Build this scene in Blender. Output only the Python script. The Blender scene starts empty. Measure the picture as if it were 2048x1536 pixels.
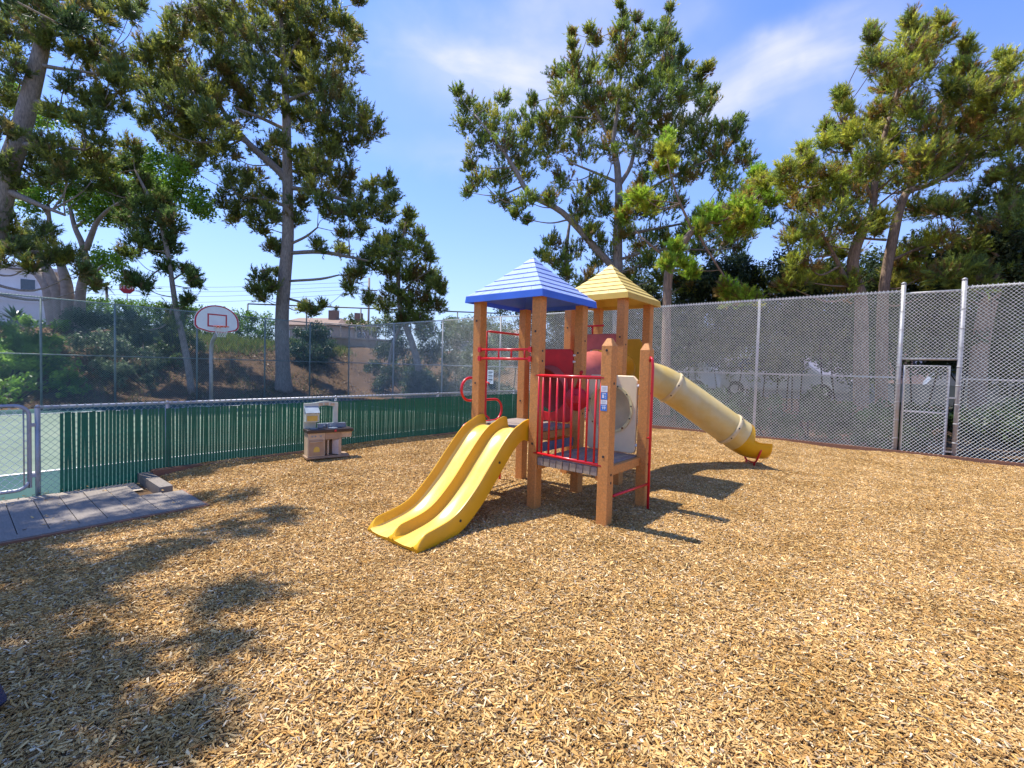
import bpy, math, random
import numpy as np
from mathutils import Vector, Matrix
random.seed(7); rng = np.random.default_rng(7)
SC = bpy.context.scene
COL = SC.collection
R_ = math.radians

# ------------------------------------------------------------------ camera
EYE = 1.55
FPX, PITCH, ROLL, TH = 929.92, 0.0357, 0.0273, -0.6887
cp, sp_, cr, sr = math.cos(PITCH), math.sin(PITCH), math.cos(ROLL), math.sin(ROLL)
c_fw = np.array([0, cp, -sp_]); c_up0 = np.array([0, sp_, cp]); c_rt0 = np.array([1., 0, 0])
c_rt = cr * c_rt0 + sr * c_up0; c_up = cr * c_up0 - sr * c_rt0
cam = bpy.data.cameras.new('camera'); camo = bpy.data.objects.new('camera', cam); COL.objects.link(camo)
cam.sensor_width = 36; cam.lens = FPX / 2048 * 36; cam.clip_end = 2000; cam.clip_start = .05
m = Matrix.Identity(4)
for i in range(3):
    m[i][0] = c_rt[i]; m[i][1] = c_up[i]; m[i][2] = -c_fw[i]
m[2][3] = EYE
camo.matrix_world = m
SC.camera = camo

# ------------------------------------------------------------------ light
SUN_EL, SUN_AZ = R_(64.5), R_(155.0)            # azimuth counted from +X towards +Y
sund = np.array([math.cos(SUN_EL) * math.cos(SUN_AZ), math.cos(SUN_EL) * math.sin(SUN_AZ), math.sin(SUN_EL)])
sl = bpy.data.lights.new('sun', 'SUN'); so = bpy.data.objects.new('sun', sl); COL.objects.link(so)
sl.energy = 4.9; sl.angle = R_(.55); sl.color = (1, .94, .84)
so.rotation_mode = 'QUATERNION'; so.rotation_quaternion = Vector(sund).to_track_quat('Z', 'Y')
SC.view_settings.view_transform = 'Standard'; SC.view_settings.look = 'None'
SC.view_settings.exposure = .68; SC.view_settings.gamma = 1; SC.view_settings.use_curve_mapping = False

W = bpy.data.worlds.new('World'); SC.world = W; W.use_nodes = True
nt = W.node_tree; nt.nodes.clear()
def N(t, **k):
    n = nt.nodes.new(t)
    for a, b in k.items(): setattr(n, a, b)
    return n
sky = N('ShaderNodeTexSky', sky_type='NISHITA'); sky.sun_disc = False
sky.sun_elevation = SUN_EL; sky.sun_rotation = math.pi / 2 - SUN_AZ
sky.air_density = 1.0; sky.dust_density = .4; sky.ozone_density = 3.0; sky.altitude = 50
bg = N('ShaderNodeBackground'); bg.inputs[1].default_value = .15
out = N('ShaderNodeOutputWorld')
tc = N('ShaderNodeTexCoord')
def vmath(op, a, b=None):
    n = N('ShaderNodeVectorMath', operation=op)
    for i, s in enumerate((a, b)):
        if s is None: continue
        if hasattr(s, 'is_output'): nt.links.new(s, n.inputs[i])
        else: n.inputs[i].default_value = s
    return n
def fmath(op, a, b=None, clamp=False):
    n = N('ShaderNodeMath', operation=op, use_clamp=clamp)
    for i, s in enumerate((a, b)):
        if s is None: continue
        if hasattr(s, 'is_output'): nt.links.new(s, n.inputs[i])
        else: n.inputs[i].default_value = s
    return n.outputs[0]
sx = N('ShaderNodeSeparateXYZ'); nt.links.new(tc.outputs['Generated'], sx.inputs[0])
zc = fmath('MAXIMUM', sx.outputs[2], .03)
px_ = fmath('DIVIDE', sx.outputs[0], zc); py_ = fmath('DIVIDE', sx.outputs[1], zc)
cx = N('ShaderNodeCombineXYZ'); nt.links.new(px_, cx.inputs[0]); nt.links.new(py_, cx.inputs[1])
nz = N('ShaderNodeTexNoise'); nz.inputs['Scale'].default_value = .95; nz.inputs['Detail'].default_value = 7; nz.inputs['Roughness'].default_value = .52
nz.inputs['Distortion'].default_value = .7
nt.links.new(vmath('ADD', cx.outputs[0], (3.1, 1.7, 0)).outputs[0], nz.inputs['Vector'])
# broad banks of thin cloud, each a soft ellipse of the sky: azimuth (from +Y to +X), elevation, half sizes, weight
AZ = fmath('ARCTAN2', sx.outputs[0], sx.outputs[1]); EL = fmath('ARCSINE', sx.outputs[2])
def azel(x, y):
    d = c_fw + (x - 1024) / FPX * c_rt - (y - 768) / FPX * c_up; d = d / np.linalg.norm(d)
    return math.atan2(d[0], d[1]), math.asin(d[2])
def wnoise(scale, det=5):
    n = N('ShaderNodeTexNoise'); n.inputs['Scale'].default_value = scale; n.inputs['Detail'].default_value = det
    nt.links.new(tc.outputs['Generated'], n.inputs['Vector']); return n
nw = wnoise(5.0); sw = N('ShaderNodeSeparateColor'); nt.links.new(nw.outputs['Color'], sw.inputs[0])
azd = fmath('ADD', AZ, fmath('MULTIPLY', fmath('SUBTRACT', sw.outputs[0], .5), .32))
eld = fmath('ADD', EL, fmath('MULTIPLY', fmath('SUBTRACT', sw.outputs[1], .5), .22))
acc = None
for (x, y, rx, ry, ang, w) in ((930, 130, 150, 60, 10, .95), (1150, 60, 180, 95, -10, 1.0), (1640, 80, 150, 45, -22, 1.0), (1560, 125, 70, 38, -20, .8), (1480, 215, 260, 60, 0, .55),
                               (1000, 215, 240, 90, 0, .55), (860, 330, 110, 24, 0, .5), (1330, 60, 60, 40, 0, .5), (1600, 210, 200, 40, 5, .35), (400, 40, 300, 40, 10, .25), (-500, 100, 350, 90, 10, .6),
                               (2500, 150, 300, 80, 10, .7), (3600, 100, 500, 120, 10, .6), (-1500, 50, 400, 150, 10, .6)):
    a, e = azel(x, y); ex = rx / FPX * math.cos(a) ** 2; ey = ry / FPX * math.cos(a)
    t = R_(ang); ca, sa = math.cos(t), math.sin(t)
    da = fmath('SUBTRACT', azd, a); de = fmath('SUBTRACT', eld, e)
    p = fmath('DIVIDE', fmath('SUBTRACT', fmath('MULTIPLY', da, ca), fmath('MULTIPLY', de, sa)), ex)
    q = fmath('DIVIDE', fmath('ADD', fmath('MULTIPLY', da, sa), fmath('MULTIPLY', de, ca)), ey)
    r2 = fmath('ADD', fmath('MULTIPLY', p, p), fmath('MULTIPLY', q, q))
    g = fmath('MULTIPLY', fmath('EXPONENT', fmath('MULTIPLY', r2, -.8)), w)
    acc = g if acc is None else fmath('ADD', acc, g)
wisp = fmath('MULTIPLY', fmath('SUBTRACT', nz.outputs[0], .42), 3.0, True)
fine = fmath('ADD', fmath('MULTIPLY', wisp, .75), .25)
cloud = fmath('MULTIPLY', fmath('MULTIPLY', acc, fine), 1.05, True)
hz = fmath('MULTIPLY', fmath('EXPONENT', fmath('MULTIPLY', fmath('MAXIMUM', sx.outputs[2], 0.), -4.6)), .85)
# the photograph's blue leans a touch towards violet
tint = N('ShaderNodeMix', data_type='RGBA', blend_type='MULTIPLY'); tint.inputs[0].default_value = 1
nt.links.new(sky.outputs[0], tint.inputs[6]); tint.inputs[7].default_value = (.56, .78, 1.24, 1)
mh = N('ShaderNodeMix', data_type='RGBA'); nt.links.new(hz, mh.inputs[0]); nt.links.new(tint.outputs[2], mh.inputs[6]); mh.inputs[7].default_value = (3.4, 3.75, 4.4, 1)
mx = N('ShaderNodeMix', data_type='RGBA'); nt.links.new(cloud, mx.inputs[0]); nt.links.new(mh.outputs[2], mx.inputs[6]); mx.inputs[7].default_value = (4.2, 4.2, 4.75, 1)
nt.links.new(mx.outputs[2], bg.inputs[0]); nt.links.new(bg.outputs[0], out.inputs[0])

# ------------------------------------------------------------------ frames of reference
UX = np.array([math.cos(TH), math.sin(TH), 0.]); VX = np.array([-math.sin(TH), math.cos(TH), 0.])
P2U, P2V = -3.04, 4.13                      # the play structure's front tall post
def G(a, b, z=0.): return UX * a + VX * b + np.array([0, 0, z])
def at(x, y, depth):                        # a point seen in that direction, at its own distance
    return np.array([0, 0, EYE]) + depth / cp * (c_fw * 1.0 + (x - 1024) / FPX * c_rt - (y - 768) / FPX * c_up) / 1.0
FR_V, CT_U, LF_U = 12.066, -19.96, -7.806   # tall fence line, court fence line, low fence line

def bank(U, V):
    d = -20.7 - U
    s = np.clip(d / 7.5, 0, 1); s = s * s * (3 - 2 * s)
    h = 2.75 * s + np.clip(d - 7, 0, 40) * .035
    d2 = V - 16.5
    s2 = np.clip(d2 / 5, 0, 1); s2 = s2 * s2 * (3 - 2 * s2)
    return np.maximum(h, .75 * s2 + np.clip(-12 - U, 0, 8) / 8 * 1.5 * s2) - .13

def hgt(x, y):                              # the chip bed's gentle relief
    U = x * UX[0] + y * UX[1]; V = x * VX[0] + y * VX[1]
    z = .022 * np.sin(1.3 * x + .7) * np.cos(1.1 * y + .4) + .014 * np.sin(2.3 * x - 1.9 * y + 1.) - .01
    z = z - .085 * np.exp(-(((U - (P2U - .45)) / .9) ** 2 + ((V - (P2V - 1.75)) / .75) ** 2))
    z = z - .085 / (1 + np.exp(-(-5.35 - U) / .16)) / (1 + np.exp(-(2.15 - V) / .14))
    z = z + .05 * np.exp(-((FR_V - .15 - V) / .45) ** 2) + .03 * np.exp(-((U + 7.7) / .4) ** 2)
    return z

# ------------------------------------------------------------------ object helpers
def tag(o, label=None, cat=None, group=None, kind=None):
    if label: o['label'] = label
    if cat: o['category'] = cat
    if group: o['group'] = group
    if kind: o['kind'] = kind
    return o
def empty(name, loc=(0, 0, 0), rz=0., parent=None):
    o = bpy.data.objects.new(name, None); COL.objects.link(o); o.location = loc; o.rotation_euler = (0, 0, rz)
    o.empty_display_size = .2
    if parent: o.parent = parent
    return o
def link_mesh(name, me, parent=None, loc=None, rot=None):
    o = bpy.data.objects.new(name, me); COL.objects.link(o)
    if parent: o.parent = parent
    if loc is not None: o.location = loc
    if rot is not None: o.rotation_euler = rot
    return o
class MB:
    def __init__(s): s.v = []; s.f = []; s.sm = []
    def add(s, vs, fs, smooth=False):
        b = len(s.v); s.v += [tuple(map(float, p)) for p in vs]
        s.f += [tuple(b + i for i in f) for f in fs]; s.sm += [smooth] * len(fs); return s
    def box(s, a, b, bev=0.):
        x0, y0, z0 = a; x1, y1, z1 = b
        if bev <= 0:
            return s.add([(x0, y0, z0), (x1, y0, z0), (x1, y1, z0), (x0, y1, z0), (x0, y0, z1), (x1, y0, z1), (x1, y1, z1), (x0, y1, z1)],
                         [(3, 2, 1, 0), (4, 5, 6, 7), (0, 1, 5, 4), (1, 2, 6, 5), (2, 3, 7, 6), (3, 0, 4, 7)])
        return s.prism([(x0 + bev, y0), (x1 - bev, y0), (x1, y0 + bev), (x1, y1 - bev), (x1 - bev, y1), (x0 + bev, y1), (x0, y1 - bev), (x0, y0 + bev)], z0, z1, bev)
    def prism(s, poly, z0, z1, bev=0., axis='z'):
        n = len(poly); cx_ = sum(p[0] for p in poly) / n; cy_ = sum(p[1] for p in poly) / n
        def ring(z, k): return [(cx_ + (p[0] - cx_) * k, cy_ + (p[1] - cy_) * k, z) for p in poly]
        if bev > 0:
            w = max(max(abs(p[0] - cx_), abs(p[1] - cy_)) for p in poly); k = 1 - bev * .7 / w
            rs = [ring(z0, k), ring(z0 + bev * .7, 1), ring(z1 - bev * .7, 1), ring(z1, k)]
        else: rs = [ring(z0, 1), ring(z1, 1)]
        vs = [p for r in rs for p in r]; fs = [tuple(reversed(range(n))), tuple(range((len(rs) - 1) * n, len(rs) * n))]
        for k in range(len(rs) - 1):
            for i in range(n):
                j = (i + 1) % n; fs.append((k * n + i, k * n + j, (k + 1) * n + j, (k + 1) * n + i))
        if axis == 'x': vs = [(z, x, y) for x, y, z in vs]
        elif axis == 'y': vs = [(y, z, x) for x, y, z in vs]
        return s.add(vs, fs)
    def tube(s, pts, r, n=8, caps=True, closed=False, smooth=True):
        pts = [np.array(p, float) for p in pts]; m = len(pts)
        rr = r if hasattr(r, '__len__') else [r] * m
        T = []
        for i in range(m):
            a = pts[(i - 1) % m] if (closed or i > 0) else pts[i]; b = pts[(i + 1) % m] if (closed or i < m - 1) else pts[i]
            t = b - a; T.append(t / (np.linalg.norm(t) + 1e-12))
        up = np.array([0, 0, 1.]) if abs(T[0][2]) < .9 else np.array([1., 0, 0])
        x = np.cross(T[0], up); x /= np.linalg.norm(x); vs = []
        for i in range(m):
            x = x - T[i] * (x @ T[i]); x /= np.linalg.norm(x) + 1e-12; y = np.cross(T[i], x)
            for k in range(n):
                a = 2 * math.pi * k / n; vs.append(pts[i] + rr[i] * (math.cos(a) * x + math.sin(a) * y))
        fs = []
        for i in range(m if closed else m - 1):
            for k in range(n):
                j = (k + 1) % n; i2 = (i + 1) % m
                fs.append((i * n + k, i * n + j, i2 * n + j, i2 * n + k))
        s.add(vs, fs, smooth)
        if caps and not closed:
            b = len(s.v) - len(vs)
            s.f.append(tuple(b + k for k in reversed(range(n)))); s.f.append(tuple(b + (m - 1) * n + k for k in range(n))); s.sm += [False, False]
        return s
    def disc(s, c, r, n=16, thick=.01, axis='z'):
        poly = [(c[0] + r * math.cos(2 * math.pi * k / n), c[1] + r * math.sin(2 * math.pi * k / n)) for k in range(n)]
        return s.prism(poly, c[2], c[2] + thick, 0, axis)
    def mesh(s, name, mat):
        me = bpy.data.meshes.new(name); me.from_pydata(s.v, [], s.f); me.polygons.foreach_set('use_smooth', s.sm)
        if mat: me.materials.append(mat)
        me.update(); return me
    def build(s, name, mat, parent=None, loc=None, rot=None): return link_mesh(name, s.mesh(name, mat), parent, loc, rot)
def fastmesh(name, verts, k, mat, cols=None):       # verts (F*k,3): F separate k-gons
    me = bpy.data.meshes.new(name); nv = len(verts); nf = nv // k
    me.vertices.add(nv); me.vertices.foreach_set('co', np.ascontiguousarray(verts, np.float32).ravel())
    me.loops.add(nv); me.loops.foreach_set('vertex_index', np.arange(nv, dtype=np.int32))
    me.polygons.add(nf); me.polygons.foreach_set('loop_start', np.arange(0, nv, k, dtype=np.int32))
    if cols is not None:
        a = me.color_attributes.new('tone', 'FLOAT_COLOR', 'POINT'); c4 = np.ones((nv, 4), np.float32); c4[:, :3] = cols
        a.data.foreach_set('color', c4.ravel())
    me.materials.append(mat); me.update(calc_edges=True); return me
def arc(c, r, a0, a1, n, ex, ey):
    c, ex, ey = map(np.array, (c, ex, ey))
    return [c + r * (math.cos(a0 + (a1 - a0) * i / n) * ex + math.sin(a0 + (a1 - a0) * i / n) * ey) for i in range(n + 1)]

# ------------------------------------------------------------------ materials
def mat(name, col, rough=.6, metal=0., var=.15, scale=8., bump=0., bscale=60., spec=.5, col2=None, dirt=0., dirtcol=(.12, .09, .06), stretch=None, trans=0., coat=0.):
    M = bpy.data.materials.new(name); M.use_nodes = True; t = M.node_tree; nn = t.nodes; L = t.links
    b = nn['Principled BSDF']; b.inputs['Roughness'].default_value = rough; b.inputs['Metallic'].default_value = metal
    b.inputs['Specular IOR Level'].default_value = spec
    if coat: b.inputs['Coat Weight'].default_value = coat; b.inputs['Coat Roughness'].default_value = .2
    tcn = nn.new('ShaderNodeTexCoord'); src = tcn.outputs['Object']
    if stretch:
        mp = nn.new('ShaderNodeMapping'); mp.inputs['Scale'].default_value = stretch; L.new(src, mp.inputs[0]); src = mp.outputs[0]
    n1 = nn.new('ShaderNodeTexNoise'); n1.inputs['Scale'].default_value = scale; n1.inputs['Detail'].default_value = 6; n1.inputs['Roughness'].default_value = .6; L.new(src, n1.inputs['Vector'])
    rp = nn.new('ShaderNodeValToRGB'); rp.color_ramp.elements[0].position = .32; rp.color_ramp.elements[1].position = .68
    c2 = col2 or tuple(min(1, c * (1 + var)) for c in col); c1 = tuple(c * (1 - var) for c in col) if not col2 else col
    rp.color_ramp.elements[0].color = (*c1, 1); rp.color_ramp.elements[1].color = (*c2, 1)
    L.new(n1.outputs[0], rp.inputs[0]); res = rp.outputs[0]
    if dirt:
        n2 = nn.new('ShaderNodeTexNoise'); n2.inputs['Scale'].default_value = scale * .45; n2.inputs['Detail'].default_value = 8; n2.inputs['Roughness'].default_value = .72; L.new(tcn.outputs['Object'], n2.inputs['Vector'])
        r2 = nn.new('ShaderNodeValToRGB'); r2.color_ramp.elements[0].position = .5; r2.color_ramp.elements[1].position = .75
        r2.color_ramp.elements[1].color = (dirt, dirt, dirt, 1); r2.color_ramp.elements[0].color = (0, 0, 0, 1); L.new(n2.outputs[0], r2.inputs[0])
        mx_ = nn.new('ShaderNodeMix'); mx_.data_type = 'RGBA'; L.new(r2.outputs[0], mx_.inputs[0]); L.new(res, mx_.inputs[6]); mx_.inputs[7].default_value = (*dirtcol, 1); res = mx_.outputs[2]
    L.new(res, b.inputs['Base Color'])
    if bump:
        n3 = nn.new('ShaderNodeTexNoise'); n3.inputs['Scale'].default_value = bscale; n3.inputs['Detail'].default_value = 3; L.new(src, n3.inputs['Vector'])
        bp = nn.new('ShaderNodeBump'); bp.inputs['Strength'].default_value = bump; bp.inputs['Distance'].default_value = .01; L.new(n3.outputs[0], bp.inputs['Height']); L.new(bp.outputs[0], b.inputs['Normal'])
    if trans:
        tr = nn.new('ShaderNodeBsdfTranslucent'); L.new(res, tr.inputs[0]); ms = nn.new('ShaderNodeMixShader'); ms.inputs[0].default_value = trans
        L.new(b.outputs[0], ms.inputs[1]); L.new(tr.outputs[0], ms.inputs[2]); L.new(ms.outputs[0], nn['Material Output'].inputs[0])
    return M
def tonemat(name, rough=.6, trans=.3, spec=.25, varsc=0., gain=1.):
    M = bpy.data.materials.new(name); M.use_nodes = True; t = M.node_tree; nn = t.nodes; L = t.links
    b = nn['Principled BSDF']; b.inputs['Roughness'].default_value = rough; b.inputs['Specular IOR Level'].default_value = spec
    at_ = nn.new('ShaderNodeAttribute'); at_.attribute_name = 'tone'; L.new(at_.outputs['Color'], b.inputs['Base Color'])
    if trans:
        tr = nn.new('ShaderNodeBsdfTranslucent'); L.new(at_.outputs['Color'], tr.inputs[0]); ms = nn.new('ShaderNodeMixShader'); ms.inputs[0].default_value = trans
        L.new(b.outputs[0], ms.inputs[1]); L.new(tr.outputs[0], ms.inputs[2]); L.new(ms.outputs[0], nn['Material Output'].inputs[0])
    return M
M_post = mat('recycled plastic timber', (.57, .235, .058), .6, var=.2, scale=60, bump=.4, bscale=160, dirt=.5, dirtcol=(.36, .19, .09))
M_red = mat('red powder coat', (.60, .012, .02), .3, var=.12, scale=14, coat=.2)
M_redp = mat('red moulded plastic', (.62, .012, .018), .38, var=.15, scale=5, trans=.12)
M_redfade = mat('sun faded red plastic', (.52, .13, .10), .5, var=.25, scale=4, trans=.1)
M_yel = mat('yellow moulded plastic', (.74, .40, .010), .36, var=.07, scale=3, dirt=.22, dirtcol=(.62, .42, .10), trans=.12)
M_bed = mat('highlight pale yellow slide bed', (.76, .47, .05), .27, col2=(.82, .58, .16), scale=2.5, dirt=.15, dirtcol=(.6, .5, .3), stretch=(2, .6, .6))  # sun highlight along the bed put into the colour, paler than the walls
M_yelin = mat('yellow panel plastic', (.66, .37, .02), .45, var=.1, scale=4, trans=.2)
M_scuff = mat('scuffed grey plastic', (.45, .38, .22), .6)
M_yeltube = mat('faded yellow tube plastic', (.80, .57, .15), .42, col2=(.84, .70, .36), scale=2.2, dirt=.25, dirtcol=(.45, .32, .12), trans=.22)
M_bluef = mat('saturated blue plastic', (.07, .20, .78), .4, var=.1, scale=3, trans=.3)
M_blue = mat('blue roof plastic', (.31, .43, .84), .34, col2=(.42, .53, .88), scale=3, dirt=.2, dirtcol=(.35, .38, .5), trans=.15)  # paleness is part fading, part sky reflection put into the colour
M_yrooff = mat('yellow fascia plastic', (.76, .52, .10), .5, var=.1, scale=3, trans=.3)
M_yroof = mat('yellow roof plastic', (.72, .50, .09), .5, col2=(.78, .60, .20), scale=3, dirt=.35, dirtcol=(.45, .36, .16), trans=.12)
M_beige = mat('beige moulded plastic', (.80, .64, .40), .5, var=.08, scale=3, dirt=.2, dirtcol=(.4, .34, .24), trans=.08)
M_bub = mat('cloudy bubble plastic', (.50, .42, .25), .3, var=.18, scale=4, trans=.25)
M_rust = mat('rust stain', (.16, .07, .03), .9, var=.4, scale=30)
M_plankd = mat('weathered deck board', (.30, .235, .19), .7, var=.22, scale=14, stretch=(5, 1, 5), dirt=.4, dirtcol=(.16, .13, .12), bump=.2)
M_slate = mat('grey blue vinyl step', (.13, .15, .20), .6, var=.2, scale=6)
M_pale = mat('pale board end', (.50, .39, .26), .7, var=.2, scale=20)
M_steel = mat('galvanised steel', (.36, .36, .36), .6, metal=.3, var=.15, scale=10, dirt=.2, dirtcol=(.3, .22, .15))
M_steelb = mat('galvanised gate steel', (.36, .37, .41), .5, metal=.4, var=.15, scale=10)
M_steelg = mat('dull green grey steel', (.20, .25, .24), .6, metal=.3, var=.2, scale=10)
M_rusty = mat('rust streaked steel', (.42, .42, .41), .55, metal=.4, var=.15, scale=6, dirt=.9, dirtcol=(.30, .17, .07), stretch=(6, 6, .7))
M_wire = mat('galvanised wire', (.80, .80, .73), .5, metal=.0, var=.15, scale=3)
M_wired = mat('dull green coated wire', (.30, .38, .34), .6, metal=.1, var=.25, scale=1.2)
M_slat = mat('green plastic slat', (.02, .19, .12), .45, var=.22, scale=6, trans=.4)
M_edge = mat('brown composite board', (.23, .105, .06), .6, var=.15, scale=12, stretch=(1, 1, 4), dirt=.3, dirtcol=(.33, .2, .12))
M_bwalk = mat('grey brown composite decking', (.20, .17, .145), .65, var=.16, scale=10, stretch=(1, 6, 1), dirt=.45, dirtcol=(.33, .27, .20), bump=.15)
M_black = mat('dark screw', (.03, .028, .025), .6)
M_white = mat('white enamel', (.80, .80, .80), .4, var=.04)
M_whitep = mat('white plastic cap', (.75, .75, .72), .4)
M_redline = mat('red sign paint', (.50, .02, .04), .4)
M_orange = mat('orange rim steel', (.75, .09, .03), .4)
M_net = mat('white net cord', (.75, .75, .72), .8)
M_bark = mat('grey brown bark', (.29, .24, .20), .9, var=.4, scale=9, stretch=(3, 3, .6), bump=1., bscale=14)
M_barkr = mat('warm reddish bark', (.24, .165, .115), .9, var=.4, scale=9, stretch=(3, 3, .6), bump=1., bscale=14)
M_stem = mat('dark stems', (.03, .024, .018), .9, var=.3)
M_barkp = mat('pale smooth bark', (.33, .27, .22), .8, var=.22, scale=5, bump=.4, bscale=20)
M_needle = tonemat('pine needles', .45, .5, .5)
M_leaf = tonemat('leaves', .45, .48, .45)
M_stucco = mat('white stucco', (.72, .72, .72), .8, var=.06, scale=2)
M_glass = mat('dark window glass', (.05, .08, .11), .12, spec=.6)
M_grey = mat('grey painted concrete', (.14, .17, .20), .8, var=.18, scale=3)
M_tanwall = mat('tan block wall', (.42, .35, .27), .85, var=.14, scale=3)
M_rooft = mat('clay tile roof', (.22, .145, .105), .8, var=.2)
M_darkm = mat('dark painted steel', (.05, .055, .06), .5)
M_rubber = mat('black rubber', (.02, .02, .02), .8)

# ------------------------------------------------------------------ ground sheets
def groundmat(name, cols, scale, det=8, bump=.6, extra=None):
    M = bpy.data.materials.new(name); M.use_nodes = True; t = M.node_tree; nn = t.nodes; L = t.links; b = nn['Principled BSDF']
    b.inputs['Roughness'].default_value = .92; b.inputs['Specular IOR Level'].default_value = .15
    tcn = nn.new('ShaderNodeTexCoord'); n1 = nn.new('ShaderNodeTexNoise'); n1.inputs['Scale'].default_value = scale; n1.inputs['Detail'].default_value = det; n1.inputs['Roughness'].default_value = .72
    L.new(tcn.outputs['Object'], n1.inputs['Vector']); rp = nn.new('ShaderNodeValToRGB')
    while len(rp.color_ramp.elements) < len(cols): rp.color_ramp.elements.new(.5)
    for i, c in enumerate(cols): rp.color_ramp.elements[i].position = .3 + .4 * i / (len(cols) - 1); rp.color_ramp.elements[i].color = (*c, 1)
    L.new(n1.outputs[0], rp.inputs[0]); L.new(rp.outputs[0], b.inputs['Base Color'])
    n3 = nn.new('ShaderNodeTexNoise'); n3.inputs['Scale'].default_value = scale * 14; n3.inputs['Detail'].default_value = 4; L.new(tcn.outputs['Object'], n3.inputs['Vector'])
    bp = nn.new('ShaderNodeBump'); bp.inputs['Strength'].default_value = bump; bp.inputs['Distance'].default_value = .05; L.new(n3.outputs[0], bp.inputs['Height']); L.new(bp.outputs[0], b.inputs['Normal'])
    return M
M_dirt = groundmat('brown bark mulch and dry soil', [(.05, .035, .022), (.17, .105, .06), (.10, .065, .038), (.24, .155, .09)], 2.6, 12, 1.)
M_chipbase = groundmat('crushed chip base', [(.26, .17, .08), (.46, .32, .17), (.34, .22, .11)], 18)
M_court = groundmat('sage green court paint', [(.12, .16, .12), (.17, .22, .165), (.20, .24, .18)], .7, 10, .1)
M_courtb = groundmat('teal court border paint', [(.035, .085, .085), (.055, .115, .105)], .8, 6, .1)
M_line = mat('white court line', (.7, .72, .7), .7)

def grid(name, u0, u1, v0, v1, nu, nv, zf, m):
    us = np.linspace(u0, u1, nu); vs = np.linspace(v0, v1, nv); UU, VV = np.meshgrid(us, vs, indexing='ij')
    XX = UU * UX[0] + VV * VX[0]; YY = UU * UX[1] + VV * VX[1]; ZZ = zf(UU, VV, XX, YY)
    v = np.stack([XX, YY, ZZ], -1).reshape(-1, 3); f = []
    for i in range(nu - 1):
        for j in range(nv - 1): f.append((i * nv + j, (i + 1) * nv + j, (i + 1) * nv + j + 1, i * nv + j + 1))
    me = bpy.data.meshes.new(name); me.from_pydata(v.tolist(), [], f); me.materials.append(m); me.polygons.foreach_set('use_smooth', [True] * len(f)); me.update()
    return tag(link_mesh(name, me), kind='structure')
def nzf(U, V, x, y): return bank(U, V) + np.where(U < -21, 1, 0) * .12 * (np.sin(x * 1.7 + y) * np.cos(y * 1.3 - x * .4) + .5 * np.sin(3.1 * x + 2.2 * y))
grid('terrain', -95, 80, -60, 110, 176, 171, nzf, M_dirt)
me = MB().add([(-900, -900, -.4), (900, -900, -.4), (900, 900, -.4), (-900, 900, -.4)], [(0, 1, 2, 3)]); tag(me.build('ground', M_dirt), kind='structure')
def slab(name, u0, u1, v0, v1, z, m, parent=None, h=.0):
    b = MB(); q = [G(u0, v0, z), G(u1, v0, z), G(u1, v1, z), G(u0, v1, z)]
    return b.add(q, [(0, 1, 2, 3)]).build(name, m, parent)
tag(slab('court_border_paving', -20.5, -7.72, -25, 12.0, -.125, M_courtb), kind='structure')
tag(slab('paving', -7.72, -7.22, -25, 1.55, -.11, M_tanwall), kind='structure')
tag(slab('court_paving', -18.6, -9.3, -24, 10.6, -.121, M_court), kind='structure')
for (a, b_, c, d) in ((-18.6, -18.5, -24, 10.6), (-9.4, -9.3, -24, 10.6), (-18.5, -9.4, 10.5, 10.6), ):
    tag(slab('court_marking', a, b_, c, d, -.117, M_line), kind='structure')
chipbed = grid('wood_chip_bed', -7.72, 9, -10, 12.0, 120, 140, lambda U, V, x, y: hgt(x, y) - .012 - .07 * ((U < -5.9) & (V < 1.6)), M_chipbase)

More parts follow.
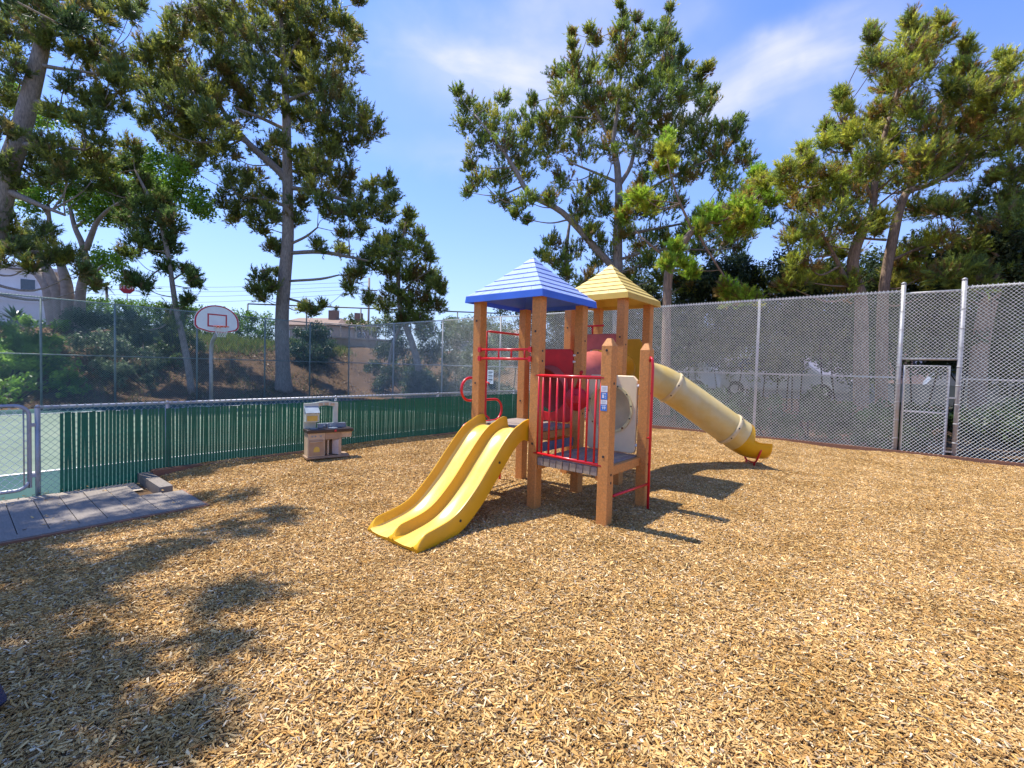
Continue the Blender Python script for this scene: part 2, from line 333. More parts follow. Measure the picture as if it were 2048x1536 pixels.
# ------------------------------------------------------------------ loose wood chips
def chip_patch(k, S=.5, n=4300):
    r = np.random.default_rng(100 + k); h = S / 2 + .02
    c = np.stack([r.uniform(-h, h, n), r.uniform(-h, h, n), r.uniform(-.004, .016, n)], -1)
    ln = np.clip(r.lognormal(math.log(.0195), .45, n), .007, .065); w = np.clip(ln * r.uniform(.16, .42, n), .003, .014); t = r.uniform(.0015, .004, n)
    yaw = r.uniform(0, 2 * np.pi, n); pit = r.normal(0, .28, n); rol = r.normal(0, .45, n)
    ex = np.stack([np.cos(yaw) * np.cos(pit), np.sin(yaw) * np.cos(pit), np.sin(pit)], -1)
    s0 = np.stack([-np.sin(yaw), np.cos(yaw), 0 * yaw], -1); n0 = np.cross(ex, s0)
    ey = s0 * np.cos(rol)[:, None] + n0 * np.sin(rol)[:, None]; ez = np.cross(ex, ey)
    big = r.random(n) < .02; ln = np.where(big, ln * 1.6, ln); w = np.where(big, w * 1.5, w)
    a = ex * (ln / 2)[:, None]; b = ey * (w / 2)[:, None]; d = ez * t[:, None]
    ta = r.uniform(.35, 1, n)[:, None]; tb = r.uniform(.35, 1, n)[:, None]; sk = ex * (ln * r.uniform(-.12, .12, n))[:, None]
    p = [c - a - b * ta, c + a - b * tb + sk, c + a + b * tb, c - a + b * ta - sk]; q = [x + d for x in p]
    F = [q[0], q[1], q[2], q[3], p[0], p[1], q[1], q[0], p[1], p[2], q[2], q[1], p[2], p[3], q[3], q[2], p[3], p[0], q[0], q[3]]
    V = np.stack(F, 1).reshape(-1, 3)
    pal = np.array([(.55, .34, .125), (.47, .27, .085), (.66, .45, .19), (.32, .17, .055), (.54, .29, .075), (.76, .60, .36), (.40, .31, .21), (.20, .115, .045)])
    pr_ = [.27, .2, .17, .12, .08, .05, .05, .06]
    pal = np.minimum(pal * np.array([1.02, 1.07, 1.12]), .85); cc = pal[r.choice(len(pal), n, p=pr_)] * r.uniform(.78, 1.2, n)[:, None]
    C_ = np.repeat(cc, 20, 0)
    me = fastmesh('wood_chips', V, 4, M_chip, C_); return bpy.data.objects.new('wood_chips', me)
def chipmat():
    M = tonemat('pale wood chips', .75, 0, .25); t = M.node_tree; nn = t.nodes; L = t.links; b = nn['Principled BSDF']
    a = [x for x in nn if x.type == 'ATTRIBUTE'][0]
    g = nn.new('ShaderNodeNewGeometry'); n1 = nn.new('ShaderNodeTexNoise'); n1.inputs['Scale'].default_value = 1.6; n1.inputs['Detail'].default_value = 8; n1.inputs['Roughness'].default_value = .65; L.new(g.outputs['Position'], n1.inputs['Vector'])
    rp = nn.new('ShaderNodeValToRGB'); rp.color_ramp.elements[0].position = .35; rp.color_ramp.elements[1].position = .65
    rp.color_ramp.elements[0].color = (.80, .72, .58, 1); rp.color_ramp.elements[1].color = (1.16, 1.15, 1.18, 1); L.new(n1.outputs[0], rp.inputs[0])
    m_ = nn.new('ShaderNodeMix'); m_.data_type = 'RGBA'; m_.blend_type = 'MULTIPLY'; m_.inputs[0].default_value = 1; L.new(a.outputs['Color'], m_.inputs[6]); L.new(rp.outputs[0], m_.inputs[7]); L.new(m_.outputs[2], b.inputs['Base Color'])
    return M
M_chip = chipmat()
pc = bpy.data.collections.new('chip_patches')
for k in range(5): pc.objects.link(chip_patch(k))
pts, rots = [], []
S = .5
for i in range(-18, 30):
    for j in range(-12, 40):
        U = -7.52 + (i + 18) * S; V = 2.09 + (j - 10) * S
        if U < -7.6 or V > 11.9 or U > 8: continue
        if U < -5.8 and V < 1.84: continue
        p = G(U, V); x, y = p[0], p[1]
        if y < .9 or abs(x) > 1.16 * y + .6: continue
        e = .1; zx = (hgt(x + e, y) - hgt(x - e, y)) / (2 * e); zy = (hgt(x, y + e) - hgt(x, y - e)) / (2 * e)
        pts.append((x, y, float(hgt(x, y))))
        q = Vector((-zx, -zy, 1)).to_track_quat('Z', 'Y').to_matrix() @ Matrix.Rotation(0, 3, 'Z')
        nrm = Vector((-zx, -zy, 1)).normalized(); yaw = TH + random.randrange(4) * math.pi / 2
        q0 = Vector((0, 0, 1)).rotation_difference(nrm).to_matrix() @ Matrix.Rotation(yaw, 3, 'Z')
        rots.append(tuple(q0.to_euler()))
# thin strips of chips against the boardwalk's edges
me = bpy.data.meshes.new('loose_wood_chips'); me.from_pydata(pts, [], []); a = me.attributes.new('rot', 'FLOAT_VECTOR', 'POINT'); a.data.foreach_set('vector', np.array(rots, np.float32).ravel())
chips = tag(link_mesh('loose_wood_chips', me), 'pale tan wood chips covering the whole playground floor', 'wood chips', kind='stuff')
gn = bpy.data.node_groups.new('scatter', 'GeometryNodeTree'); gn.interface.new_socket('Geometry', in_out='INPUT', socket_type='NodeSocketGeometry'); gn.interface.new_socket('Geometry', in_out='OUTPUT', socket_type='NodeSocketGeometry')
gi = gn.nodes.new('NodeGroupInput'); go = gn.nodes.new('NodeGroupOutput'); ci = gn.nodes.new('GeometryNodeCollectionInfo'); ci.inputs[0].default_value = pc; ci.inputs[1].default_value = True; ci.inputs[2].default_value = True
ip = gn.nodes.new('GeometryNodeInstanceOnPoints'); ip.inputs['Pick Instance'].default_value = True
na = gn.nodes.new('GeometryNodeInputNamedAttribute'); na.data_type = 'FLOAT_VECTOR'; na.inputs[0].default_value = 'rot'
e2r = gn.nodes.new('FunctionNodeEulerToRotation')
rv = gn.nodes.new('FunctionNodeRandomValue'); rv.data_type = 'INT'; rv.inputs[4].default_value = 0; rv.inputs[5].default_value = 4
gl = gn.links; gl.new(gi.outputs[0], ip.inputs['Points']); gl.new(ci.outputs[0], ip.inputs['Instance']); gl.new(na.outputs[0], e2r.inputs[0]); gl.new(e2r.outputs[0], ip.inputs['Rotation'])
gl.new(rv.outputs[2], ip.inputs['Instance Index']); gl.new(ip.outputs[0], go.inputs[0])
chips.modifiers.new('scatter', 'NODES').node_group = gn

# ------------------------------------------------------------------ play structure (own frame: x along its front, y away, origin at the front tall post)
PS = empty('play_structure', G(P2U, P2V), TH)
tag(PS, 'playground structure of brown posts with blue and yellow roofs and two yellow slides', 'play structure')
S_ = .888; HW = .059
def post(x, y, z1, pointed=False, holes=()):
    b = MB(); w = HW; c = .007
    poly = [(-w + c, -w), (w - c, -w), (w, -w + c), (w, w - c), (w - c, w), (-w + c, w), (-w, w - c), (-w, -w + c)]
    if pointed:
        b.prism(poly, -.15, z1 - .075)
        n = 8; k = .38; v0 = [(p[0], p[1], z1 - .075) for p in poly]; v1 = [(p[0] * k, p[1] * k, z1) for p in poly]
        b.add(v0 + v1, [(i, (i + 1) % n, n + (i + 1) % n, n + i) for i in range(n)] + [tuple(range(n, 2 * n))])
    else: b.prism(poly, -.15, z1)
    o = b.build('post', M_post, PS, (x, y, 0))
    for (ax, z) in holes:                                           # recessed bolt heads on the two faces in view
        q = MB()
        if ax == 'y':
            q.tube([(0, -w - .001, z), (0, -w - .004, z)], .013, 10, smooth=False)
        else: q.tube([(w + .001, 0, z), (w + .004, 0, z)], .013, 10, smooth=False)
        q.build('bolt', M_black, o)
    return o
HE = 2.315; S2 = .838; YA, YB, HE2 = .155, 1.693, 2.51
post(0, 0, HE + .02, holes=(('x', 1.63), ('x', 1.74), ('y', .72), ('x', .62), ('y', 1.95)))
post(-S_, 0, HE + .02, holes=(('y', 1.35), ('y', 2.1)))
post(-S_, S_, HE + .02, holes=(('y', 1.1),)); post(0, S_, HE + .02, holes=(('y', 1.75), ('x', 1.9), ('x', 1.0)))
post(.869, 0, 1.86, True, holes=(('y', 1.74), ('y', .70), ('x', 1.42), ('x', .52), ('x', .44)))
post(.869, S_, 1.86, True, holes=(('x', 1.3), ('x', .62), ('x', .5)))
post(YA, YB, HE2 + .02, holes=(('y', 2.0), ('x', 1.9))); post(YA - S2, YB, HE2 + .02, holes=(('y', 2.15), ('y', 1.8))); post(YA, YB + S2, HE2 + .02, holes=(('y', 1.8),)); post(YA - S2, YB + S2, HE2 + .02)

def roof(x0, x1, y0, y1, z, ztop, m, rows, mf):
    cx_, cy_ = (x0 + x1) / 2, (y0 + y1) / 2; hw = (x1 - x0) / 2; fz = .075
    b = MB(); t = .02; zz = z + fz
    for (s0, s1) in (((-1, -1), (1, -1)), ((1, -1), (1, 1)), ((1, 1), (-1, 1)), ((-1, 1), (-1, -1))):
        def P(s, k, h): return (s[0] * hw * k, s[1] * hw * k, h)
        ki = 1 - t / hw
        b.add([P(s0, 1.0, z), P(s1, 1.0, z), P(s1, .985, zz), P(s0, .985, zz), P(s0, ki, z), P(s1, ki, z), P(s1, ki - .015, zz - .004), P(s0, ki - .015, zz - .004)],
              [(0, 1, 2, 3), (0, 4, 5, 1), (4, 7, 6, 5)])
    r = b.build('roof', mf, PS, (cx_, cy_, 0))
    q = MB(); kk_ = hw * .95; q.add([(-kk_, -kk_, z + .05), (kk_, -kk_, z + .05), (kk_, kk_, z + .05), (-kk_, kk_, z + .05), (0, 0, ztop - .07)], [(1, 0, 4), (2, 1, 4), (3, 2, 4), (0, 3, 4)]); q.build('roof_lining', mf, r)
    ks = [(.985 * (1 - i / rows) ** 1.0) for i in range(rows + 1)]
    def hz_(k): a = 1 - k / .985; return zz + (ztop - zz) * (.82 * a + .18 * a * a)
    for side in range(4):
        for i in range(rows):
            k0, k1 = ks[i], ks[i + 1]; q = MB(); g_ = .006 if i else 0; lip = g_ + .004 if i else 0
            h0, h1 = hz_(k0), hz_(k1)
            ov = .009 if i else 0
            x0_, x1_ = hw * k0 + ov, hw * max(k1, .01); hl = h0 - ov * .45 + g_; xi = x0_ - .02 if i else x0_ - .001
            vs = [(-x0_, -x0_, hl), (x0_, -x0_, hl), (x0_, -x0_, hl + .004), (-x0_, -x0_, hl + .004), (x1_, -x1_, h1 - .001 + g_ * .5), (-x1_, -x1_, h1 - .001 + g_ * .5), (-xi, -xi, hl), (xi, -xi, hl), (-xi, -xi, hl - .02), (xi, -xi, hl - .02)]
            q.add(vs, [(0, 1, 2, 3), (3, 2, 4, 5), (0, 6, 7, 1), (6, 8, 9, 7)] + ([(8, 5, 4, 9)]))
            lip = hl + .004 - h0
            o = q.build('shingle_row', m, r); o.rotation_euler = (0, 0, side * math.pi / 2)
            # shallow joints between single shingles
            g = MB(); nj = rows - i
            for j in range(nj):
                f = (j + .5 + .5 * (i % 2)) / (nj + .5) * 2 - 1
                if abs(f) > .93: continue
                a0 = np.array([f * x0_, -x0_, h0 + lip + .0007]); a1 = np.array([f * x1_ if x1_ > .02 else 0, -x1_, h1 + .0007]); e = np.array([.0022, 0, 0])
                g.add([a0 - e, a0 + e, a1 + e, a1 - e], [(0, 1, 2, 3)])
            if g.v: tag(g.build('shingle_joint', M_joint, r, None, (0, 0, side * math.pi / 2)), kind='stuff')
    q = MB(); q.box((-.03, -.03, ztop - .05), (.03, .03, ztop - .008), .008); q.build('roof_cap', m, r)
    return r
M_joint = mat('dusty groove', (.16, .18, .24), .8)
roof(-S_ - .135, .135, -.135, S_ + .135, HE, 2.90, M_blue, 7, M_bluef)
M_joint = mat('dusty groove', (.30, .22, .08), .8)
roof(YA - S2 - .135, YA + .135, YB - .135, YB + S2 + .135, HE2, 3.10, M_yroof, 7, M_yrooff)

def deck(x0, x1, y0, y1, z, along='y', n=9, mp=None, beams=True):
    base = MB(); base.box((x0, y0 + .02, z - .13), (x0 + .03, y1 - .02, z - .045)); base.box((x1 - .03, y0 + .02, z - .13), (x1, y1 - .02, z - .045)); base.box((x0 + .03, (y0 + y1) / 2, z - .13), (x1 - .03, (y0 + y1) / 2 + .03, z - .09))
    d = base.build('deck', M_post, PS)
    step = ((x1 - x0) if along == 'y' else (y1 - y0)) / n
    for i in range(n):
        a = i * step + .004; b_ = (i + 1) * step - .004; q = MB()
        if along == 'y': q.box((x0 + a, y0, z - .085), (x0 + b_, y1, z), .004)
        else: q.box((x0, y0 + a, z - .04), (x1, y0 + b_, z), .004)
        q.build('plank', mp[i % len(mp)] if mp else M_plankd, d)
    return d
deck(.065, .805, -.052, .93, .58, 'y', 9, [M_plankd, M_plankd2 := mat('weathered tan board', (.38, .29, .20), .7, var=.2, scale=12, stretch=(5, 1, 5), dirt=.35, dirtcol=(.2, .16, .13), bump=.2)])
deck(-.94, -.065, .065, .82, .86, 'x', 8)
deck(YA - S2 + .065, YA - .065, YB - .05, YB + S2 + .05, 1.16, 'x', 8)
b = MB(); b.box((.812, .062, .485), (.86, .826, .572), .004); b.build('beam', M_post, PS)
b = MB(); b.box((-.055, .07, .60), (-.02, .82, .70), .003); b.build('riser', M_slate, PS)
b = MB(); b.box((-.83, .78, .62), (-.06, .83, .71), .004); b.build('beam', M_post, PS)

# guard rail above the low deck
gr = MB(); gr.tube([(.02, -.045, 1.472), (.85, -.045, 1.472)], .0165, 10); gr.tube([(.02, -.045, .625), (.85, -.045, .605)], .0165, 10)
for x in (.055, .815): gr.tube([(x, -.045, .615), (x, -.045, 1.472)], .012, 8)
gr = gr.build('guard_rail', M_red, PS)
bal = MB().tube([(0, 0, .62), (0, 0, 1.46)], .0115, 8).mesh('baluster', M_red)
for i in range(8): link_mesh('baluster', bal, gr, (.115 + i * .092, -.045, 0))
# double bar over the slide
q = MB()
for z in (1.752, 1.647): q.tube([(-.85, -.062, z), (-.045, -.062, z)], .015, 10); q.box((-.835, -.082, z - .03), (-.795, -.060, z + .03)); q.box((-.075, -.082, z - .03), (-.04, -.060, z + .03))
q = q.build('top_rail', M_red, PS)
for x in (-.72, -.52, -.33, -.14): MB().tube([(x, -.062, 1.647), (x, -.062, 1.752)], .011, 8).build('rung', M_red, q)
# hand rails each side of the climber opening
for y in (.255, .86):
    s = 1 if y < .4 else -1
    q = MB(); X = -.975
    q.tube([(X, y - .04 * s, 2.0), (X, y - .03 * s, 1.6), (X, y - .03 * s, .98), (X + .01, y - .03 * s, .93), (-.90, y - .04 * s, .9)], .0145, 9)
    q.tube([(X, y - .03 * s, 1.36), (-.90, y - .05 * s, 1.34)], .011, 8)
    q.build('hand_rail', M_red, PS)
MB().tube([(-.975, .25, 2.0), (-.975, .87, 2.0)], .0145, 9).build('cross_rail', M_red, PS)
# snake shaped climber pole outside the left opening
X = -1.16; q = [(-.93, .02, 1.40), (X + .08, .02, 1.42)]
pts = [(X + .1, .30, 1.405)]
def snake(x):
    pts = [(x, .12, 1.405)]; r = .142; z = 1.405
    pts += [tuple(p) for p in arc((x, .02, z - r), r, math.pi / 2, 3 * math.pi / 2, 12, (0, 1, 0), (0, 0, 1))]
    pts += [tuple(p) for p in arc((x, .50, z - 3 * r), r, math.pi / 2, -math.pi / 2, 12, (0, 1, 0), (0, 0, 1))]
    pts += [tuple(p) for p in arc((x, .02, z - 5 * r), r, math.pi / 2, 3 * math.pi / 2, 12, (0, 1, 0), (0, 0, 1))]
    pts += [tuple(p) for p in arc((x, .50, z - 7 * r), r, math.pi / 2, 0, 6, (0, 1, 0), (0, 0, 1))]
    pts += [(x, .642, -.1)]
    return pts
MB().tube(snake(-1.06), .0165, 10).build('snake_climber', M_red, PS)
# hand rails and rungs of the ladder side
for y, s in ((S_ - .075, 1),):
    q = MB(); X = .985; q.tube([(.93, y + .02, 1.66), (.955, y - .01, 1.70), (X - .01, y - .02, 1.68), (X, y - .02, 1.60), (X, y - .02, 1.0), (X, y - .02, -.1)], .015, 10)
    q.tube([(X, y - .02, .82), (.93, y + .03, .80)], .011, 8); q.build('hand_rail', M_red, PS)
MB().tube([(.925, .062, .30), (.975, .80, .30)], .0145, 9).build('ladder_rung', M_red, PS)

# moulded panels with round openings (in the x-z plane at y)
def ring_panel(name, x0, x1, z0, z1, cx_, cz, r, y, th, m, topr=.06, n=32):
    def outer(a):                                        # rounded rectangle by ray
        dx, dz = math.cos(a), math.sin(a)
        hx = (x1 - cx_) if dx > 0 else (cx_ - x0); hz2 = (z1 - cz) if dz > 0 else (cz - z0)
        t = min(hx / abs(dx) if abs(dx) > 1e-6 else 9, hz2 / abs(dz) if abs(dz) > 1e-6 else 9)
        px2, pz = cx_ + dx * t, cz + dz * t
        for ccx, ccz, sx_, sz in ((x1 - topr, z1 - topr, 1, 1), (x0 + topr, z1 - topr, -1, 1), (x1 - topr, z0 + topr, 1, -1), (x0 + topr, z0 + topr, -1, -1)):
            if (px2 - ccx) * sx_ > 0 and (pz - ccz) * sz > 0:
                v = np.array([px2 - ccx, pz - ccz]); v = v / np.linalg.norm(v) * topr; px2, pz = ccx + v[0], ccz + v[1]
        return px2, pz
    A = sorted(set([2 * math.pi * k / n for k in range(n)] + [math.atan2(z - cz, x - cx_) % (2 * math.pi) for x, z in ((x1 - topr, z1), (x1, z1 - topr), (x0 + topr, z1), (x0, z1 - topr), (x1 - topr, z0), (x1, z0 + topr), (x0 + topr, z0), (x0, z0 + topr))]))
    b = MB(); k = len(A); o = [outer(a) for a in A]; i_ = [(cx_ + r * math.cos(a), cz + r * math.sin(a)) for a in A]
    vs = []; e = .008
    for (yy, ins) in ((y - th / 2, e), (y - th / 2 + e, 0), (y + th / 2 - e, 0), (y + th / 2, e)):
        for (p, a) in zip(o, A):
            c0 = ((x0 + x1) / 2, (z0 + z1) / 2); d = np.array([p[0] - c0[0], p[1] - c0[1]]); d = d / np.linalg.norm(d) * ins; vs.append((p[0] - d[0], yy, p[1] - d[1]))
    nb = len(vs); vs += [(p[0], y - th / 2, p[1]) for p in i_] + [(p[0], y + th / 2, p[1]) for p in i_]
    fs = []
    for j in range(k):
        l = (j + 1) % k
        for L in range(3): fs.append((L * k + j, L * k + l, (L + 1) * k + l, (L + 1) * k + j))
        fs.append((j, nb + j, nb + l, l)); fs.append((3 * k + j, 3 * k + l, nb + k + l, nb + k + j)); fs.append((nb + j, nb + k + j, nb + k + l, nb + l))
    b.add(vs, fs); return b.build(name, m, PS)
YP = S_ - .045
rp = ring_panel('red_tunnel_panel', -.72, -.07, .87, 1.80, -.43, 1.27, .29, YP, .035, M_redp)
# crawl tunnel between the towers
def bigtube(name, pts, r, m, parent, n=28, wall=.012):
    b = MB(); b.tube(pts, r, n, caps=False); b.tube(pts, r - wall, n, caps=False); return b.build(name, m, parent)
p0 = np.array([-.43, YP, 1.27]); p1 = np.array([-.23, YB + .03, 1.52])
tun = bigtube('crawl_tunnel', [p0 + (p1 - p0) * t + np.array([0, 0, .03 * math.sin(math.pi * t)]) for t in np.linspace(0, 1, 7)], .305, M_redfade, PS)
ring_panel('red_tunnel_panel', YA - S2 + .07, YA - .07, 1.17, 2.055, -.26, 1.54, .30, YB + .045, .035, M_redfade)
ring_panel('yellow_slide_panel', YA - S2 + .07, YA - .05, 1.17, 2.03, -.26, 1.56, .27, YB + S2 - .045, .035, M_yelin)
bp_ = ring_panel('beige_window_panel', .145, .79, .60, 1.49, .46, 1.10, .265, YP + .01, .04, M_beige, .05)
# bubble window: domed disc with bolted ring
b = MB(); rr, vs, fs = [.285, .27, .24, .18, .10, 0.0], [], []
yy = [0, .012, .045, .085, .108, .115]; n = 28
for k, (r, d) in enumerate(zip(rr, yy)):
    for j in range(n): a = 2 * math.pi * j / n; vs.append((.46 + r * math.cos(a), YP - .012 + d, 1.10 + r * math.sin(a)))
for k in range(len(rr) - 1):
    for j in range(n): l = (j + 1) % n; fs.append((k * n + j, k * n + l, (k + 1) * n + l, (k + 1) * n + j))
bub = MB().add(vs, fs, True).build('bubble_window', M_bub, PS)
b = MB()
vs = []; fs = []
for (r, d) in ((.262, -.022), (.292, -.022), (.292, -.012), (.262, -.012)):
    for j in range(32): a = 2 * math.pi * j / 32; vs.append((.46 + r * math.cos(a), YP + .0 + d - .004, 1.10 + r * math.sin(a)))
for k in range(4):
    for j in range(32): l = (j + 1) % 32; fs.append((k * 32 + j, k * 32 + l, ((k + 1) % 4) * 32 + l, ((k + 1) % 4) * 32 + j))
b.add(vs, fs); b.build('window_ring', mat('yellowed plastic ring', (.62, .52, .26), .5), bub)
for j in range(12):
    a = 2 * math.pi * (j + .3) / 12; x, z = .46 + .277 * math.cos(a), 1.10 + .277 * math.sin(a)
    q = MB().tube([(x, YP - .026, z), (x, YP - .033, z)], .009 if j not in (8, 9, 10) else .013, 8, smooth=False); q.build('bolt', M_rust if j in (7, 8, 9, 10) else M_black, bub)
for z in (.70, 1.38):
    MB().tube([(.785, YP + .01, z), (.82, YP + .01, z)], .02, 8).build('spacer', M_whitep, PS)
for z in (1.64, 1.72): MB().tube([(-.07, YP, z), (-.03, YP, z)], .018, 8).build('spacer', M_whitep, PS)
for z in (2.0,): MB().tube([(YA - .07, YB + .045, z), (YA - .03, YB + .045, z)], .018, 8).build('spacer', M_whitep, PS)
# red steering drum mounted low on the panel side
b = MB(); vs, fs = [], []; n = 18; prof = [(.0, -.10), (.05, -.10), (.06, -.075), (.125, -.055), (.145, -.03), (.145, .01), (.0, .01)]
for (r, d) in prof:
    for j in range(n): a = 2 * math.pi * j / n; vs.append((.0 + r * math.cos(a), d, r * math.sin(a)))
for k in range(len(prof) - 1):
    for j in range(n): l = (j + 1) % n; fs.append((k * n + j, k * n + l, (k + 1) * n + l, (k + 1) * n + j))
wheel = MB().add(vs, fs).build('steering_drum', M_redp, PS, (.07, .72, 1.19), (0, 0, R_(18)))
MB().box((-.05, -.13, -.05), (.05, -.1, .05), .012).build('hub', M_redp, wheel)
MB().tube([(.0, -.03, .13), (.03, -.03, .24), (.055, -.035, .31)], [.02, .014, .013], 8).build('lever', M_redp, wheel)
b = MB(); b.tube([(.055, -.07, .315), (.055, -.03, .325), (.055, .01, .33)], [.018, .024, .016], 10); b.build('knob', M_redp, wheel)
MB().tube([(.06, .74, 1.19), (.0, .86, 1.19)], .03, 10).build('axle', M_redp, PS)
# red wheel behind, on the tall tower's rail
q = MB(); q.tube([(-.60, YB + .1, 2.18), (-.18, YB + .1, 2.18)], .014, 8); q.tube([(-.36, YB + .1, 2.05), (-.36, YB + .1, 2.18)], .014, 8); q.build('upper_rail', M_red, PS)

# double slide
def catmull(P, n):
    P = [np.array(p, float) for p in P]; P = [2 * P[0] - P[1]] + P + [2 * P[-1] - P[-2]]; out_ = []
    for i in range(1, len(P) - 2):
        for t in np.linspace(0, 1, n, endpoint=False):
            a, b_, c, d = P[i - 1], P[i], P[i + 1], P[i + 2]
            out_.append(.5 * (2 * b_ + (c - a) * t + (2 * a - 5 * b_ + 4 * c - d) * t * t + (3 * b_ - a - 3 * c + d) * t ** 3))
    out_.append(P[-2]); return out_
prof = catmull([(.02, .855), (-.13, .845), (-.30, .76), (-.52, .545), (-.74, .315), (-.96, .13), (-1.14, .035), (-1.36, -.015), (-1.575, -.045)], 7)
nP = len(prof); X0, X1 = -.815, -.075; wl = .036
def cross(t):          # (x, offset above the bed) for distance fraction t; walls drop away at the exit, swell at the top
    h = .098 * (1 - max(0, (t - .915) / .085) ** 2.2) if t > .9 else .098 + .05 * max(0, 1 - t / .12) ** 2 * 0 + (.03 * (1 - min(1, abs(t - .04) / .1)))
    sk = -.085 - .05 * max(0, 1 - t / .15) + .03 * (t > .85) * (t - .85) / .15
    w = X1 - X0; mid = (X0 + X1) / 2; dw = .022
    L = [(X0, sk), (X0 - .002, h * .75), (X0 + .008, h * .97), (X0 + wl * .55, h), (X0 + wl * .95, h * .8), (X0 + wl + .012, .02), (X0 + wl + .045, 0),
         ((X0 + wl + mid - dw) / 2, -.008), (mid - dw - .03, 0), (mid - dw - .006, .02), (mid - dw * .7, h * .8), (mid - dw * .2, h), (mid + dw * .2, h), (mid + dw * .7, h * .8), (mid + dw + .006, .02), (mid + dw + .03, 0),
         ((X1 - wl + mid + dw) / 2, -.008), (X1 - wl - .045, 0), (X1 - wl - .012, .02), (X1 - wl * .95, h * .8), (X1 - wl * .55, h), (X1 - .008, h * .97), (X1 + .002, h * .75), (X1, sk), (X1 - .03, sk), (X1 - .035, -.03), (X0 + .035, -.03), (X0 + .03, sk)]
    return L
vs = []; k = len(cross(0)); fs = []
for i, p in enumerate(prof):
    a = prof[max(i - 1, 0)]; c = prof[min(i + 1, nP - 1)]; t = (c - a) / np.linalg.norm(c - a); nrm = np.array([t[1], -t[0]]) * (1 if True else 1)
    if nrm[1] < 0: nrm = -nrm
    for (x, h) in cross(i / (nP - 1)): vs.append((x, p[0] + nrm[0] * h, p[1] + nrm[1] * h))
for i in range(nP - 1):
    for j in range(k): l = (j + 1) % k; fs.append((i * k + j, (i + 1) * k + j, (i + 1) * k + l, i * k + l))
fs.append(tuple(range(k))); fs.append(tuple(reversed(range((nP - 1) * k, nP * k))))
sb = MB().add(vs, fs, True); sb.sm[-1] = sb.sm[-2] = False
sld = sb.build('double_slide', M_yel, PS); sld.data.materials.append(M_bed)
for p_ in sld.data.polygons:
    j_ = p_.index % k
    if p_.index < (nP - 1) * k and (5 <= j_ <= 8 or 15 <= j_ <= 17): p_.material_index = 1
md = sld.modifiers.new('edges', 'EDGE_SPLIT'); md.split_angle = R_(50)

for x in (X0 + .02, (X0 + X1) / 2, X1 - .02):
    MB().tube([(x, -.052, .93), (x, -.040, .93)], .014, 8, smooth=False).build('bolt', M_black, sld)
for zz in (.30, .62):
    for p_ in (prof[int(nP * (1 - zz))],): MB().tube([(X1 + .0035, p_[0], p_[1] + .02), (X1 + .010, p_[0], p_[1] + .02)], .013, 8, smooth=False).build('bolt', M_black, sld)
# tube slide: leaves the back of the yellow tower, bends right, ends in an open chute
IR = Matrix.Rotation(-TH, 3, 'Z')
def toL(p): d = np.array(p, float) - np.append((G(P2U, P2V))[:2], 0); return np.array([d @ UX, d @ VX, d[2]])
st = toL(np.append(G(P2U - .26, P2V + YB + S2 - .05)[:2], 1.56))
dY = VX
tpts = catmull([st, st + np.array([.02, .30, -.03]), toL((2.25, 7.73, 1.44)), toL((2.67, 7.80, 1.285)), toL((3.68, 7.80, .615)), toL((3.86, 7.80, .50))], 8)
tb = bigtube('tube_slide', tpts, .272, M_yeltube, PS, 32, .014)
def ring_at(p, d, r, w, m, parent):
    d = d / np.linalg.norm(d); b = MB(); b.tube([p - d * w, p - d * w * .6, p + d * w * .6, p + d * w], [r - .012, r, r, r - .012], 32, caps=False); return b.build('joint_ring', m, parent)
M_ringy = mat('faded tube flange', (.66, .53, .30), .5, var=.15, scale=6)
for (p, q_) in ((toL((2.67, 7.80, 1.285)), toL((3.68, 7.80, .615))), (toL((3.68, 7.80, .615)), toL((3.86, 7.80, .50)))):
    d = q_ - p; rg = ring_at(p, d, .289, .035, M_ringy, tb); d /= np.linalg.norm(d)
    yv = -VX @ VX * np.array([0, 1, 0]); side = toL(G(P2U, P2V) + np.array([0, -1, 0])); upv = np.cross(d, side); upv /= np.linalg.norm(upv)
    if upv[2] < 0: upv = -upv
    for a in (50, 10, -30):
        n_ = side * math.cos(R_(a)) + upv * math.sin(R_(a)); c = p + n_ * .289
        MB().tube([c, c + n_ * .008], .012, 8, smooth=False).build('bolt', M_black, rg)
# open exit chute: half pipe with flaring lips
e0 = toL((3.865, 7.80, .498)); path = catmull([e0, toL((3.92, 7.80, .46)), toL((4.02, 7.80, .41)), toL((4.14, 7.80, .39)), toL((4.26, 7.80, .39))], 5)
vs, fs, K = [], [], 21; b = MB(); sidev = toL(G(P2U, P2V) + np.array([0, -1, 0]))
for i, p in enumerate(path):
    t = i / (len(path) - 1); a = path[max(i - 1, 0)]; c = path[min(i + 1, len(path) - 1)]; d = (c - a) / np.linalg.norm(c - a); upv = np.cross(d, sidev); upv = upv if upv[2] > 0 else -upv
    ang = R_(205 - 250 * .0) if False else R_(178 - 80 * min(1, t * 3) ** 2) ; r = .272 + .0 * t
    for wall in (0, .016):
        for j in range(K):
            a_ = -math.pi / 2 + (j / (K - 1) * 2 - 1) * ang
            vs.append(p + (r - wall) * (math.cos(a_) * sidev * (1 + .05 * t) + math.sin(a_) * upv * (1 - .05 * t)))
for i in range(len(path) - 1):
    for j in range(K - 1):
        o1 = i * 2 * K; o2 = (i + 1) * 2 * K
        fs += [(o1 + j, o2 + j, o2 + j + 1, o1 + j + 1), (o1 + K + j, o1 + K + j + 1, o2 + K + j + 1, o2 + K + j)]
    for j in (0, K - 1): o1 = i * 2 * K; o2 = (i + 1) * 2 * K; fs.append((o1 + j, o1 + K + j, o2 + K + j, o2 + j))
o1 = (len(path) - 1) * 2 * K
